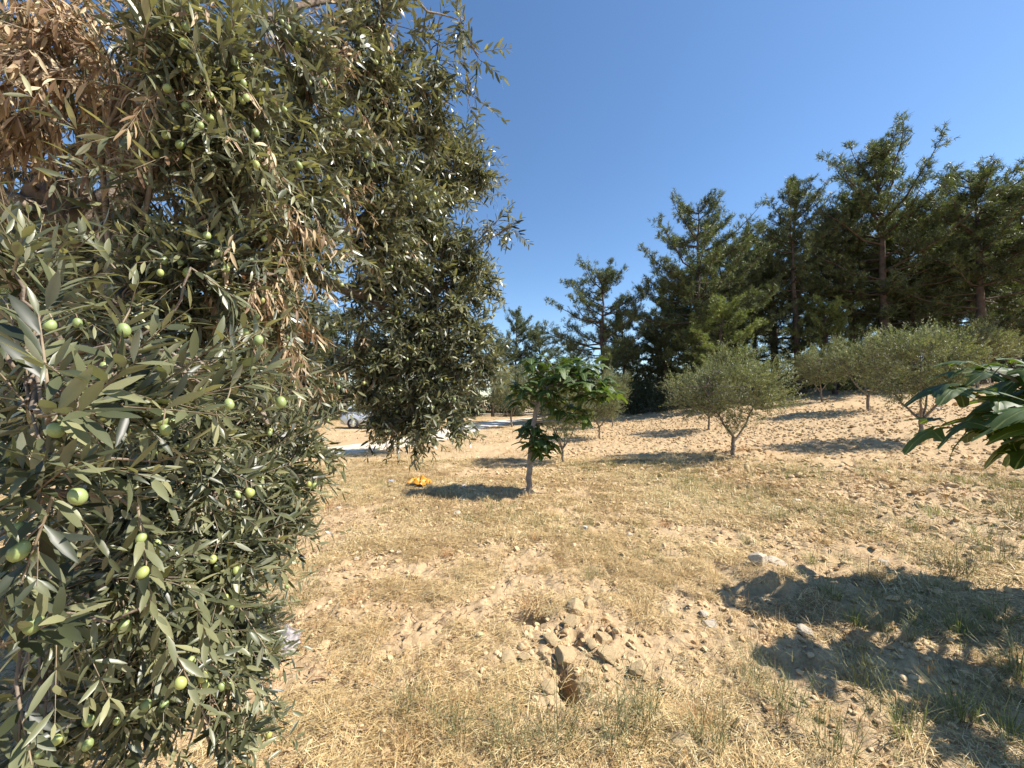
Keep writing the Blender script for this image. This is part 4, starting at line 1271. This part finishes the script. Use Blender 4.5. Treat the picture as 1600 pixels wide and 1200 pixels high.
def instancer(name, sources, mat, P, rot, scl, label, cat):
    """one object that sets copies of small source meshes on points (geometry nodes)"""
    col = bpy.data.collections.new(name + '_pieces')
    for me in sources:
        if not me.materials: me.materials.append(mat)
        o = bpy.data.objects.new(name + '_piece', me); col.objects.link(o)
    me = bpy.data.meshes.new(name)
    n = len(P)
    me.vertices.add(n); me.vertices.foreach_set('co', np.ascontiguousarray(P, dtype=np.float32).ravel())
    a = me.attributes.new('rot', 'FLOAT_VECTOR', 'POINT'); a.data.foreach_set('vector', np.ascontiguousarray(rot, dtype=np.float32).ravel())
    a = me.attributes.new('scl', 'FLOAT_VECTOR', 'POINT'); a.data.foreach_set('vector', np.ascontiguousarray(scl, dtype=np.float32).ravel())
    a = me.attributes.new('idx', 'INT', 'POINT'); a.data.foreach_set('value', np.random.default_rng(len(name)).integers(0, len(sources), n).astype(np.int32))
    o = link(name, me, mat, kind='stuff')
    g = bpy.data.node_groups.new(name + '_scatter', 'GeometryNodeTree')
    g.interface.new_socket('Geometry', in_out='INPUT', socket_type='NodeSocketGeometry')
    g.interface.new_socket('Geometry', in_out='OUTPUT', socket_type='NodeSocketGeometry')
    N = g.nodes.new
    gi, go = N('NodeGroupInput'), N('NodeGroupOutput')
    iop, ci = N('GeometryNodeInstanceOnPoints'), N('GeometryNodeCollectionInfo')
    ci.inputs['Collection'].default_value = col; ci.inputs['Separate Children'].default_value = True; ci.inputs['Reset Children'].default_value = True
    def attr(nm, dt):
        q = N('GeometryNodeInputNamedAttribute'); q.data_type = dt; q.inputs['Name'].default_value = nm
        return [x for x in q.outputs if x.enabled and x.name == 'Attribute'][0]
    e2r = N('FunctionNodeEulerToRotation')
    L = g.links.new
    L(gi.outputs[0], iop.inputs['Points']); L(ci.outputs[0], iop.inputs['Instance']); iop.inputs['Pick Instance'].default_value = True
    L(attr('idx', 'INT'), iop.inputs['Instance Index']); L(attr('rot', 'FLOAT_VECTOR'), e2r.inputs[0]); L(e2r.outputs[0], iop.inputs['Rotation'])
    L(attr('scl', 'FLOAT_VECTOR'), iop.inputs['Scale']); L(iop.outputs[0], go.inputs[0])
    md = o.modifiers.new('scatter', 'NODES'); md.node_group = g
    return tag(o, label, cat)


def clods():
    r = np.random.default_rng(77)
    src = []
    for k in range(8):
        V0, F0 = I1
        V0 = V0 * (1 + .5 * (fbm(V0[:, 0] * 2 + k * 3.7, V0[:, 1] * 2 + V0[:, 2] * 2.7, 2, 900 + k) - .5))[:, None]
        for q in range(5):
            nn = unit(r.normal(0, 1, 3)); ov = V0 @ nn - r.uniform(.4, .75)
            V0 = V0 - np.where(ov > 0, ov, 0)[:, None] * nn
        src.append(make_mesh('clod_piece', V0, [F0], False, {'tint': np.full(len(V0), r.uniform(0, 1))}))
    PP, RR, SS = [], [], []
    hx, hy = ground(905, 1005)
    for (n, r0, r1, s0, s1, hill) in [(15000, 1.2, 4.4, .003, .024, 0), (15000, 3.8, 9, .006, .040, .3), (26000, 7, 22, .014, .058, 1), (6000, 20, 40, .03, .09, 1), (260, 0, .6, .004, .024, -1), (45, 0, .36, .012, .035, -1)]:
        if hill < 0:
            a = r.uniform(0, 6.28, n); q = r1 * np.sqrt(r.random(n)); x, y = hx + np.cos(a) * q * 1.3, hy + np.sin(a) * q
        else:
            x, y = scatter(n, r0, r1, r=r)
            n = len(x); p = fbm(x * .9, y * .9, 3, 61)
            keep = (r.random(n) < np.clip(.35 + 3.2 * (p - .45) + .7 * sstep(0, 6, x), .05, 1)) & (road_dist(x, y) > 1.3)
            if hill: keep &= (r.random(n) < np.clip(.35 + .2 * (x + 1), 0.12, 1))
            x, y = x[keep], y[keep]
        n = len(x)
        s = r.uniform(0, 1, n) ** 2.0 * (s1 - s0) + s0
        PP.append(np.stack([x, y, H(x, y) + s * .2], -1)); RR.append(r.uniform(0, 6.28, (n, 3)) * [.1, .1, 1]); SS.append(s[:, None] * r.uniform(.6, 1.25, (n, 3)) * [1.15, 1, .75])
    instancer('soil_clods', src, M_CLOD, np.concatenate(PP), np.concatenate(RR), np.concatenate(SS), 'small pale clods and pebbles strewn over the tilled soil', 'clods')


clods()

# ---------------------------------------------------------------- dry grass
def blades(mb, x, y, z, az, L, tilt, curve, W, tint):
    """tapering two-segment blades; tilt from the ground in radians, curve bends the tip down"""
    n = len(x)
    B = np.stack([x, y, z], -1)
    hd = np.stack([np.cos(az), np.sin(az), np.zeros(n)], -1); sd = np.stack([-np.sin(az), np.cos(az), np.zeros(n)], -1)
    m = B + hd * (L * .5 * np.cos(tilt))[:, None]; m[:, 2] += L * .5 * np.sin(tilt)
    t2 = tilt - curve
    e = m + hd * (L * .5 * np.cos(t2))[:, None]; e[:, 2] += L * .5 * np.sin(t2)
    w = W[:, None] * .5
    V = np.stack([B - sd * w, B + sd * w, m + sd * w * .8, m - sd * w * .8, e], 1).reshape(-1, 3)
    o = (np.arange(n) * 5)[:, None]
    mb.add(V, [o + np.array([[0, 1, 2, 3]]), o + np.array([[3, 2, 4]])], np.repeat(tint, 5))


def straw_patch(seed, n, rad, L0, L1, W, up=.03):
    r = np.random.default_rng(seed); mb = MB()
    a = r.uniform(0, 6.28, n); q = rad * np.sqrt(r.random(n))
    main = r.uniform(0, 6.28)
    u = r.random(n) < up
    az = main + r.normal(0, 1.0, n)
    L = L0 + (L1 - L0) * r.random(n) ** 1.8
    tilt = np.where(u, r.uniform(.4, 1.2, n), r.normal(.06, .13, n))
    blades(mb, np.cos(a) * q - np.cos(az) * L * .5, np.sin(a) * q - np.sin(az) * L * .5, r.uniform(-.004, .016, n), az, L, tilt, r.uniform(-.1, .45, n), W * r.uniform(.55, 1.3, n), np.clip(r.normal(.55, .32, n), 0, 1))
    return mb.mesh('straw_patch', False)


def straw():
    r = np.random.default_rng(88)
    hx, hy = ground(905, 1008)
    PP, RR, SS = [[], [], []], [[], [], []], [[], [], []]
    zones = [(13000, 1.2, 4.6), (17000, 4.2, 10.5), (13000, 9.5, 40)]
    for k, (n, r0, r1) in enumerate(zones):
        x, y = scatter(n, r0, r1, r=r); n = len(x)
        p = .55 * fbm(x * .8 + 3, y * .8, 4, 71) + .45 * fbm(x * 3.1, y * 3.1, 3, 73)
        hill = sstep(3.0, 8, x) * sstep(5, 10, y) * .7 + sstep(8, 13, y) * .45 * sstep(-1.5, 2, x)
        dens = np.clip(.42 + 4.8 * (p - .5) - hill, .03, 1)
        keep = (r.random(n) < dens) & (road_dist(x, y) > 1.4 + .35 * p)
        keep &= r.random(n) < sstep(.2, .55, np.hypot((x - hx) / 1.2, y - hy)) * .95 + .05
        for (dx, dy, rx, ry, dp, an) in DENTS:
            keep &= np.hypot((x - dx) / (rx + .05), (y - dy) / (ry + .05)) > 1.0
        x, y = x[keep], y[keep]; n = len(x)
        e = .06
        z = H(x, y)
        gx_ = (H(x + e, y) - H(x - e, y)) / (2 * e); gy_ = (H(x, y + e) - H(x, y - e)) / (2 * e)
        PP[k].append(np.stack([x, y, z + .004], -1)); RR[k].append(np.stack([np.arctan(gy_) * .7, -np.arctan(gx_) * .7, r.uniform(0, 0.01, n)], -1))
        sc = r.uniform(.75, 1.25, n); SS[k].append(np.stack([sc, sc, sc], -1))
    for k, (nm, srcp, lb) in enumerate([
        ('near_dry_grass', (48, .085, .018, .14, .0027), 'flattened straw-coloured dry grass covering the near field'),
        ('middle_dry_grass', (60, .15, .03, .15, .0055), 'matted golden dry grass round the fig tree'),
        ('far_dry_grass', (60, .42, .08, .24, .011), 'thin dry grass on the far ground toward the trees')]):
        # patches keep their own blade directions; variants differ in direction
        src = [straw_patch(700 + 20 * k + q, *srcp) for q in range(12)]
        instancer(nm, src, M_STRAW, np.concatenate(PP[k]), np.concatenate(RR[k]), np.concatenate(SS[k]), lb, 'grass')


straw()


def tuft(seed, n, rad, L0, L1, W, lean, fine=False):
    """one grass tuft or wiry weed, base at the origin"""
    r = np.random.default_rng(seed); mb = MB()
    a = r.uniform(0, 6.28, n); q = rad * np.sqrt(r.random(n)) * .5
    x, y = np.cos(a) * q, np.sin(a) * q
    az = a + r.normal(0, .7, n)
    L = r.uniform(L0, L1, n)
    blades(mb, x, y, np.full(n, -.015), az, L, np.clip(r.normal(1.15, .28, n) - lean, .15, 1.5), r.uniform(.05, .7, n), np.full(n, W) * r.uniform(.6, 1.2, n), np.clip(r.normal(.45, .25, n), 0, 1))
    if fine:      # wiry side shoots
        k = n * 4
        w = r.integers(0, n, k); f = r.uniform(.25, .95, k)
        bx = x[w] + np.cos(az[w]) * L[w] * f * .35; by = y[w] + np.sin(az[w]) * L[w] * f * .35; bz = L[w] * f * .82
        blades(mb, bx, by, bz, r.uniform(0, 6.28, k), r.uniform(.03, .09, k), r.uniform(.3, 1.2, k), r.uniform(-.2, .4, k), np.full(k, W * .8), np.clip(r.normal(.5, .25, k), 0, 1))
    return mb.mesh('tuft', False)


TG = [tuft(401 + k, 90, .10, .10, .30, .0032, .1) for k in range(3)]            # grassy, green
TW = [tuft(411 + k, 48, .15, .14, .46, .0033, .12, True) for k in range(3)]      # wiry, fine
TS = [tuft(421 + k, 150, .22, .05, .16, .0020, .25) for k in range(3)]           # low soft
TD = [tuft(431 + k, 110, .14, .06, .20, .0030, .2) for k in range(3)]            # dry


def mat_copy(lst, m):
    out = []
    for me in lst:
        c = me.copy(); c.materials.append(m); out.append(c)
    return out


TUF = {'grass': mat_copy(TG, M_WEED), 'wiry': mat_copy(TW, M_WIRY), 'soft': mat_copy(TS, M_WEED), 'dry': mat_copy(TD, M_STRAW), 'red': mat_copy(TD, M_RED)}


def put_tuft(name, px, py, kind, sc, label, cat, group, k):
    x, y = ground(px, py)
    o = link(name, TUF[kind][k % 3], None, None, (x, y, gz(x, y)))
    o.scale = (sc, sc, sc * (.85 + .3 * random.random())); o.rotation_euler = (0, 0, random.uniform(0, 6.28))
    tag(o, label, cat, group)


W1 = 'green weeds and grass tufts of the foreground'
WEEDS = [
    (1300, 935, 'grass', 1.0, 'tall green grass tuft rising inside the right shadow'), (1335, 975, 'grass', .9, 'green grass tuft at the lower rim of the right shadow'),
    (1268, 880, 'grass', .8, 'green tuft just above the right shadow, beside the wide stone'), (1440, 965, 'grass', 1.1, 'dense green grass in the deepest shade at right'),
    (1500, 985, 'grass', 1.2, 'lush green clump in the shade near the right edge'), (1560, 970, 'grass', 1.2, 'green clump touching the right edge in shade'),
    (1490, 905, 'wiry', 1.1, 'wiry weed at the upper border of the shade, right side'), (1555, 880, 'wiry', 1.2, 'wiry olive-green weed by the right edge in sun'),
    (1580, 810, 'wiry', 1.1, 'tall thin weed at right edge under the fig leaves'), (1460, 800, 'soft', 1.2, 'soft grey-green patch below the ground-branching olive'),
    (1530, 790, 'soft', 1.3, 'soft green patch under the overhanging fig leaves'), (1320, 800, 'soft', 1.2, 'soft green patch right of the stony patch'),
    (1215, 815, 'wiry', .9, 'wiry weed left of the stony patch at mid slope'), (1175, 850, 'soft', 1.1, 'soft green weed left of the stones and the shadow tip'),
    (930, 905, 'soft', 1.0, 'low green weed up from the dug earth'), (1010, 840, 'soft', .9, 'low grey weed in the straw right of centre'),
    (475, 925, 'soft', 1.5, 'broad soft grey-green weed beside the large olive'), (440, 960, 'soft', 1.1, 'soft weed just above the clear plastic bag'),
    (1420, 1150, 'grass', 1.0, 'grass clump at the bottom edge, right side'), (1500, 1120, 'grass', 1.1, 'green clump at lower right in dappled shade'), (1575, 1150, 'grass', 1.0, 'grass clump in the lower right corner'),
    (1350, 1085, 'wiry', .9, 'wiry weed between the shadow and the bottom edge'), (1220, 1120, 'wiry', .9, 'spindly weed left of the lower right shade'), (1180, 1060, 'wiry', .7, 'small spindly weed below the second shadow band'),
    (1000, 1130, 'wiry', .9, 'forked wiry weed below the dug earth'), (970, 1175, 'wiry', .9, 'wiry weed at the bottom edge below the dug earth'), (870, 1165, 'wiry', .9, 'thin arching weed left of the forked one at the bottom'),
    (800, 1180, 'wiry', .8, 'thin weed at bottom centre'), (710, 1150, 'wiry', .8, 'tall thin weed left of bottom centre'), (640, 1110, 'wiry', .6, 'sparse weed with yellow flecks in the lower straw'),
    (1110, 1175, 'wiry', .8, 'wiry weed at the bottom edge, right of the brown clod'), (1300, 1180, 'wiry', .9, 'wiry weed at the bottom edge by the right shade'), (600, 800, 'soft', .9, 'pale green weed left of the fig shadow'),
    (870, 790, 'soft', .9, 'pale green weed right of the fig trunk'), (980, 770, 'soft', .9, 'pale green weed upslope right of the fig'), (1150, 760, 'soft', .8, 'yellow-green weed below the roundest olive'),
    (1400, 1000, 'wiry', 1.0, 'wiry grass crossing the lit gap in the right shadow'), (1590, 1060, 'grass', 1.1, 'tall grass at the right edge below the shade'),
]
for k, (px, py, kd, sc, lb) in enumerate(WEEDS):
    put_tuft('weed', px, py, kd, sc, lb, 'weed', W1, k)
D1 = 'dry grass tufts of the field'
DRY = [
    (585, 770, 'dry', 1.2, 'dry tuft left of the yellow plastic'), (510, 795, 'red', 1.0, 'reddish dry tuft near the large olive'), (640, 735, 'dry', 1.2, 'golden dry tuft behind the yellow plastic'),
    (700, 775, 'dry', 1.2, 'dry tuft splitting the fig shadow'), (775, 765, 'red', 1.0, 'reddish tuft in the fig shadow beside the trunk'), (840, 845, 'red', .7, 'reddish tuft below the fig tree'),
    (832, 950, 'red', .9, 'rust-coloured tuft overhanging the dug hole'), (1128, 782, 'red', .6, 'small orange tuft on the slope'), (1040, 820, 'red', .8, 'reddish tuft in the straw upslope of the dug earth'),
    (1445, 690, 'dry', 1.3, 'dry tuft round the foot of the ground-branching olive'), (1165, 703, 'red', 1.2, 'orange dry grass at the foot of the roundest olive'), (620, 715, 'dry', 1.5, 'golden grass below the drooping olive branches'),
    (700, 705, 'dry', 1.5, 'golden grass by the gravel track under the olive'), (560, 722, 'dry', 1.5, 'golden grass at the near edge of the gravel track'), (825, 778, 'dry', .9, 'dry tuft at the foot of the fig trunk'),
    (650, 1170, 'red', .7, 'reddish dry tuft at the bottom edge'), (1090, 1130, 'red', .8, 'reddish dry tuft beside the brown clod'), (590, 990, 'dry', .7, 'dry tuft in the lower left straw'), (700, 870, 'red', .6, 'low reddish tuft left of centre'),
    (880, 880, 'red', .6, 'low reddish tuft at picture centre'), (1070, 900, 'dry', .9, 'dry tuft left of the right shadow tip'), (1000, 960, 'dry', .9, 'dry tuft right of the dug earth'), (430, 1120, 'dry', .9, 'dry tuft under the lowest olive twigs'), (520, 1130, 'dry', .8, 'dry tuft at lower left in the sun'),
    (1380, 745, 'red', .9, 'orange tuft on the slope below the olives'), (1290, 850, 'dry', .9, 'dry upright tuft above the right shadow'), (780, 720, 'dry', 1.3, 'golden grass between fig tree and track'), (740, 690, 'dry', 1.5, 'golden strip of grass by the track, left of the fig'),
]
for k, (px, py, kd, sc, lb) in enumerate(DRY):
    put_tuft('dry_grass_tuft', px, py, kd, sc, lb, 'grass tuft', D1, k)


def more_tufts():
    """countless small tufts between the larger ones"""
    r = np.random.default_rng(99)
    for nm, mat, n, r0, r1, cnt, L0, L1, W, seedp, xo in [('fine_weeds', M_WEED, 1500, 1.4, 9.5, 22, .03, .16, .0022, 111, .42), ('standing_straw', M_STRAW, 700, 1.4, 11, 26, .04, .15, .0024, 121, 0), ('rusty_grass', M_RED, 850, 1.5, 12, 22, .02, .11, .0026, 131, 0)]:
        mb = MB()
        x, y = scatter(n * 4, r0, r1, r=r)
        p = fbm(x * .7, y * .7, 3, seedp) + xo * sstep(0, 4, x) * .5 - (0 if xo == 0 else .08)
        o_ = np.argsort(-(p + r.uniform(0, .35, len(p))))[:n]
        x, y = x[o_], y[o_]
        k = road_dist(x, y) > 1.5; x, y = x[k], y[k]
        w = np.repeat(np.arange(len(x)), cnt); m = len(w)
        rad = r.uniform(.03, .12, len(x))[w]; a = r.uniform(0, 6.28, m)
        q = np.sqrt(r.random(m)) * rad
        bx = x[w] + np.cos(a) * q; by = y[w] + np.sin(a) * q
        sc = r.uniform(.5, 1.2, len(x))[w] * (1 + .03 * np.hypot(bx, by))
        blades(mb, bx, by, H(bx, by) - .005, a + r.normal(0, .8, m), r.uniform(L0, L1, m) * sc, np.clip(r.normal(1.0, .35, m), .1, 1.5), r.uniform(0, .7, m), W * (.7 + .12 * np.hypot(bx, by)) * r.uniform(.6, 1.2, m), np.clip(r.normal(.5, .22, m), 0, 1))
        o = link(nm, mb.mesh(nm, False), mat, kind='stuff')
        tag(o, {'fine_weeds': 'fine grey-green weeds sprinkled through the straw', 'standing_straw': 'short standing straw stubble in the field', 'rusty_grass': 'patches of rust-coloured dry grass'}[nm], 'grass')
        print(nm, mb.tris())


more_tufts()

# ---------------------------------------------------------------- fallen leaves and twig bits
def fallen():
    r = np.random.default_rng(133)
    src = []
    for k in range(8):
        mb = MB(); n = 5
        a = r.uniform(0, 6.28, n)
        leaves(mb, LEAF_HI, np.c_[r.normal(0, .05, (n, 2)), r.uniform(.006, .016, n)], np.c_[np.cos(a), np.sin(a), r.normal(0, .2, n)], np.array([0, 0, 1.0]) + r.normal(0, .5, (n, 3)), r.uniform(.035, .06, n), r.uniform(.008, .013, n), r.normal(.1, .2, n), r.uniform(0, .6, n))
        src.append(mb.mesh('fallen_leaves_piece', True))
    x, y = scatter(5200, 1.2, 7, r=r)
    keep = (r.random(len(x)) < np.clip(.75 - .28 * (x + 1.6) , .10, 1)) & (road_dist(x, y) > 1.4)
    x, y = x[keep], y[keep]; n = len(x)
    sc = r.uniform(.7, 1.1, n)
    instancer('fallen_leaves', src, M_DEAD, np.stack([x, y, H(x, y) + .004], -1), np.c_[np.zeros((n, 2)), r.uniform(0, 6.28, n)], np.stack([sc] * 3, -1), 'brown fallen olive leaves scattered over the ground', 'leaves')
    src = []
    for k in range(6):
        mb = MB(); L = r.uniform(.06, .16)
        P = np.array([[-L, 0, .006], [-L * .3, r.normal(0, .01), .014], [L * .3, r.normal(0, .012), .012], [L, r.normal(0, .02), .008]])
        tube(mb, P, np.linspace(.0032, .0016, 4), 4)
        if k % 2: tube(mb, [P[1], P[1] + [.03, .03, .01], P[1] + [.06, .05, .004]], [.002, .0015, .001], 4)
        src.append(mb.mesh('twig_piece', True))
    x, y = scatter(420, 1.3, 8, r=r); n = len(x); sc = r.uniform(.6, 1.2, n)
    instancer('fallen_twigs', src, M_TWIG, np.stack([x, y, H(x, y) + .004], -1), np.c_[np.zeros((n, 2)), r.uniform(0, 6.28, n)], np.stack([sc] * 3, -1), 'short dry twigs lying in the straw', 'twigs')


fallen()

# ---------------------------------------------------------------- litter
def crumple(seed, nx=14, ny=10, amp=.25):
    r = np.random.default_rng(seed)
    u, v = np.meshgrid(np.linspace(-1, 1, nx), np.linspace(-1, 1, ny))
    x = u + .25 * (fbm(u * 2 + 5, v * 2, 3, seed) - .5); y = v * .7 + .35 * (fbm(u * 2, v * 2 + 9, 3, seed + 1) - .5)
    z = amp * (1 - u ** 2 * .6) * (1 - v ** 2 * .5) + amp * 1.6 * (np.abs(fbm(u * 2.4 + 3, v * 2.4 + seed, 3, seed + 2) - .5)) * 2
    i = np.arange(ny - 1)[:, None] * nx; j = np.arange(nx - 1)[None]
    F = np.stack([i + j, i + j + 1, i + nx + j + 1, i + nx + j], -1).reshape(-1, 4)
    return make_mesh('crumpled_sheet', np.stack([x, y, z], -1).reshape(-1, 3), [F], False)


def solid(o, t):
    md = o.modifiers.new('thickness', 'SOLIDIFY'); md.thickness = t


def litter(name, px, py, wpx, seed, mat, label, cat, amp=.25, flat=.7, rz=0):
    x, y = ground(px, py); d = (np.array([x, y, 0]) - CAMP) @ fwd; s = wpx / 2 * d / 600
    o = link(name, crumple(seed, amp=amp), mat, None, (x, y, gz(x, y) + .012)); o.scale = (s, s * flat, s); o.rotation_euler = (0, 0, rz); solid(o, .015)
    return tag(o, label, cat)


m, nt, b, _ = new_mat('yellow_plastic'); b.inputs['Base Color'].default_value = (.55, .235, .015, 1); b.inputs['Roughness'].default_value = .4
litter('plastic_bag', 655, 760, 32, 3, m, 'crumpled yellow plastic lying in the straw left of the fig shadow', 'litter', .55, 1.1, -.35)
m, nt, b, _ = new_mat('blue_paper'); b.inputs['Base Color'].default_value = (.50, .58, .70, 1); b.inputs['Roughness'].default_value = .5
litter('paper_scrap', 612, 754, 13, 5, m, 'small pale blue scrap in the straw left of the yellow plastic', 'litter', .35)
m, nt, b, out = new_mat('clear_plastic'); b.inputs['Base Color'].default_value = (.70, .66, .68, 1); b.inputs['Roughness'].default_value = .12
tr = nt.nodes.new('ShaderNodeBsdfTransparent'); mx = nt.nodes.new('ShaderNodeMixShader'); mx.inputs[0].default_value = .45
nt.links.new(tr.outputs[0], mx.inputs[1]); nt.links.new(b.outputs[0], mx.inputs[2]); nt.links.new(mx.outputs[0], out.inputs[0])
gx, gy = ground(446, 1022); gd = gy
pb = rock_mesh(61, .9, I3)
o = link('plastic_bag', pb, m, None, (gx, gy, gz(gx, gy) + .055)); o.scale = (.085, .08, .085); o.rotation_euler = (.3, .1, .5)
tag(o, 'crumpled clear plastic bag on the ground at the edge of the large olive', 'litter')

print('objects', len(bpy.data.objects))
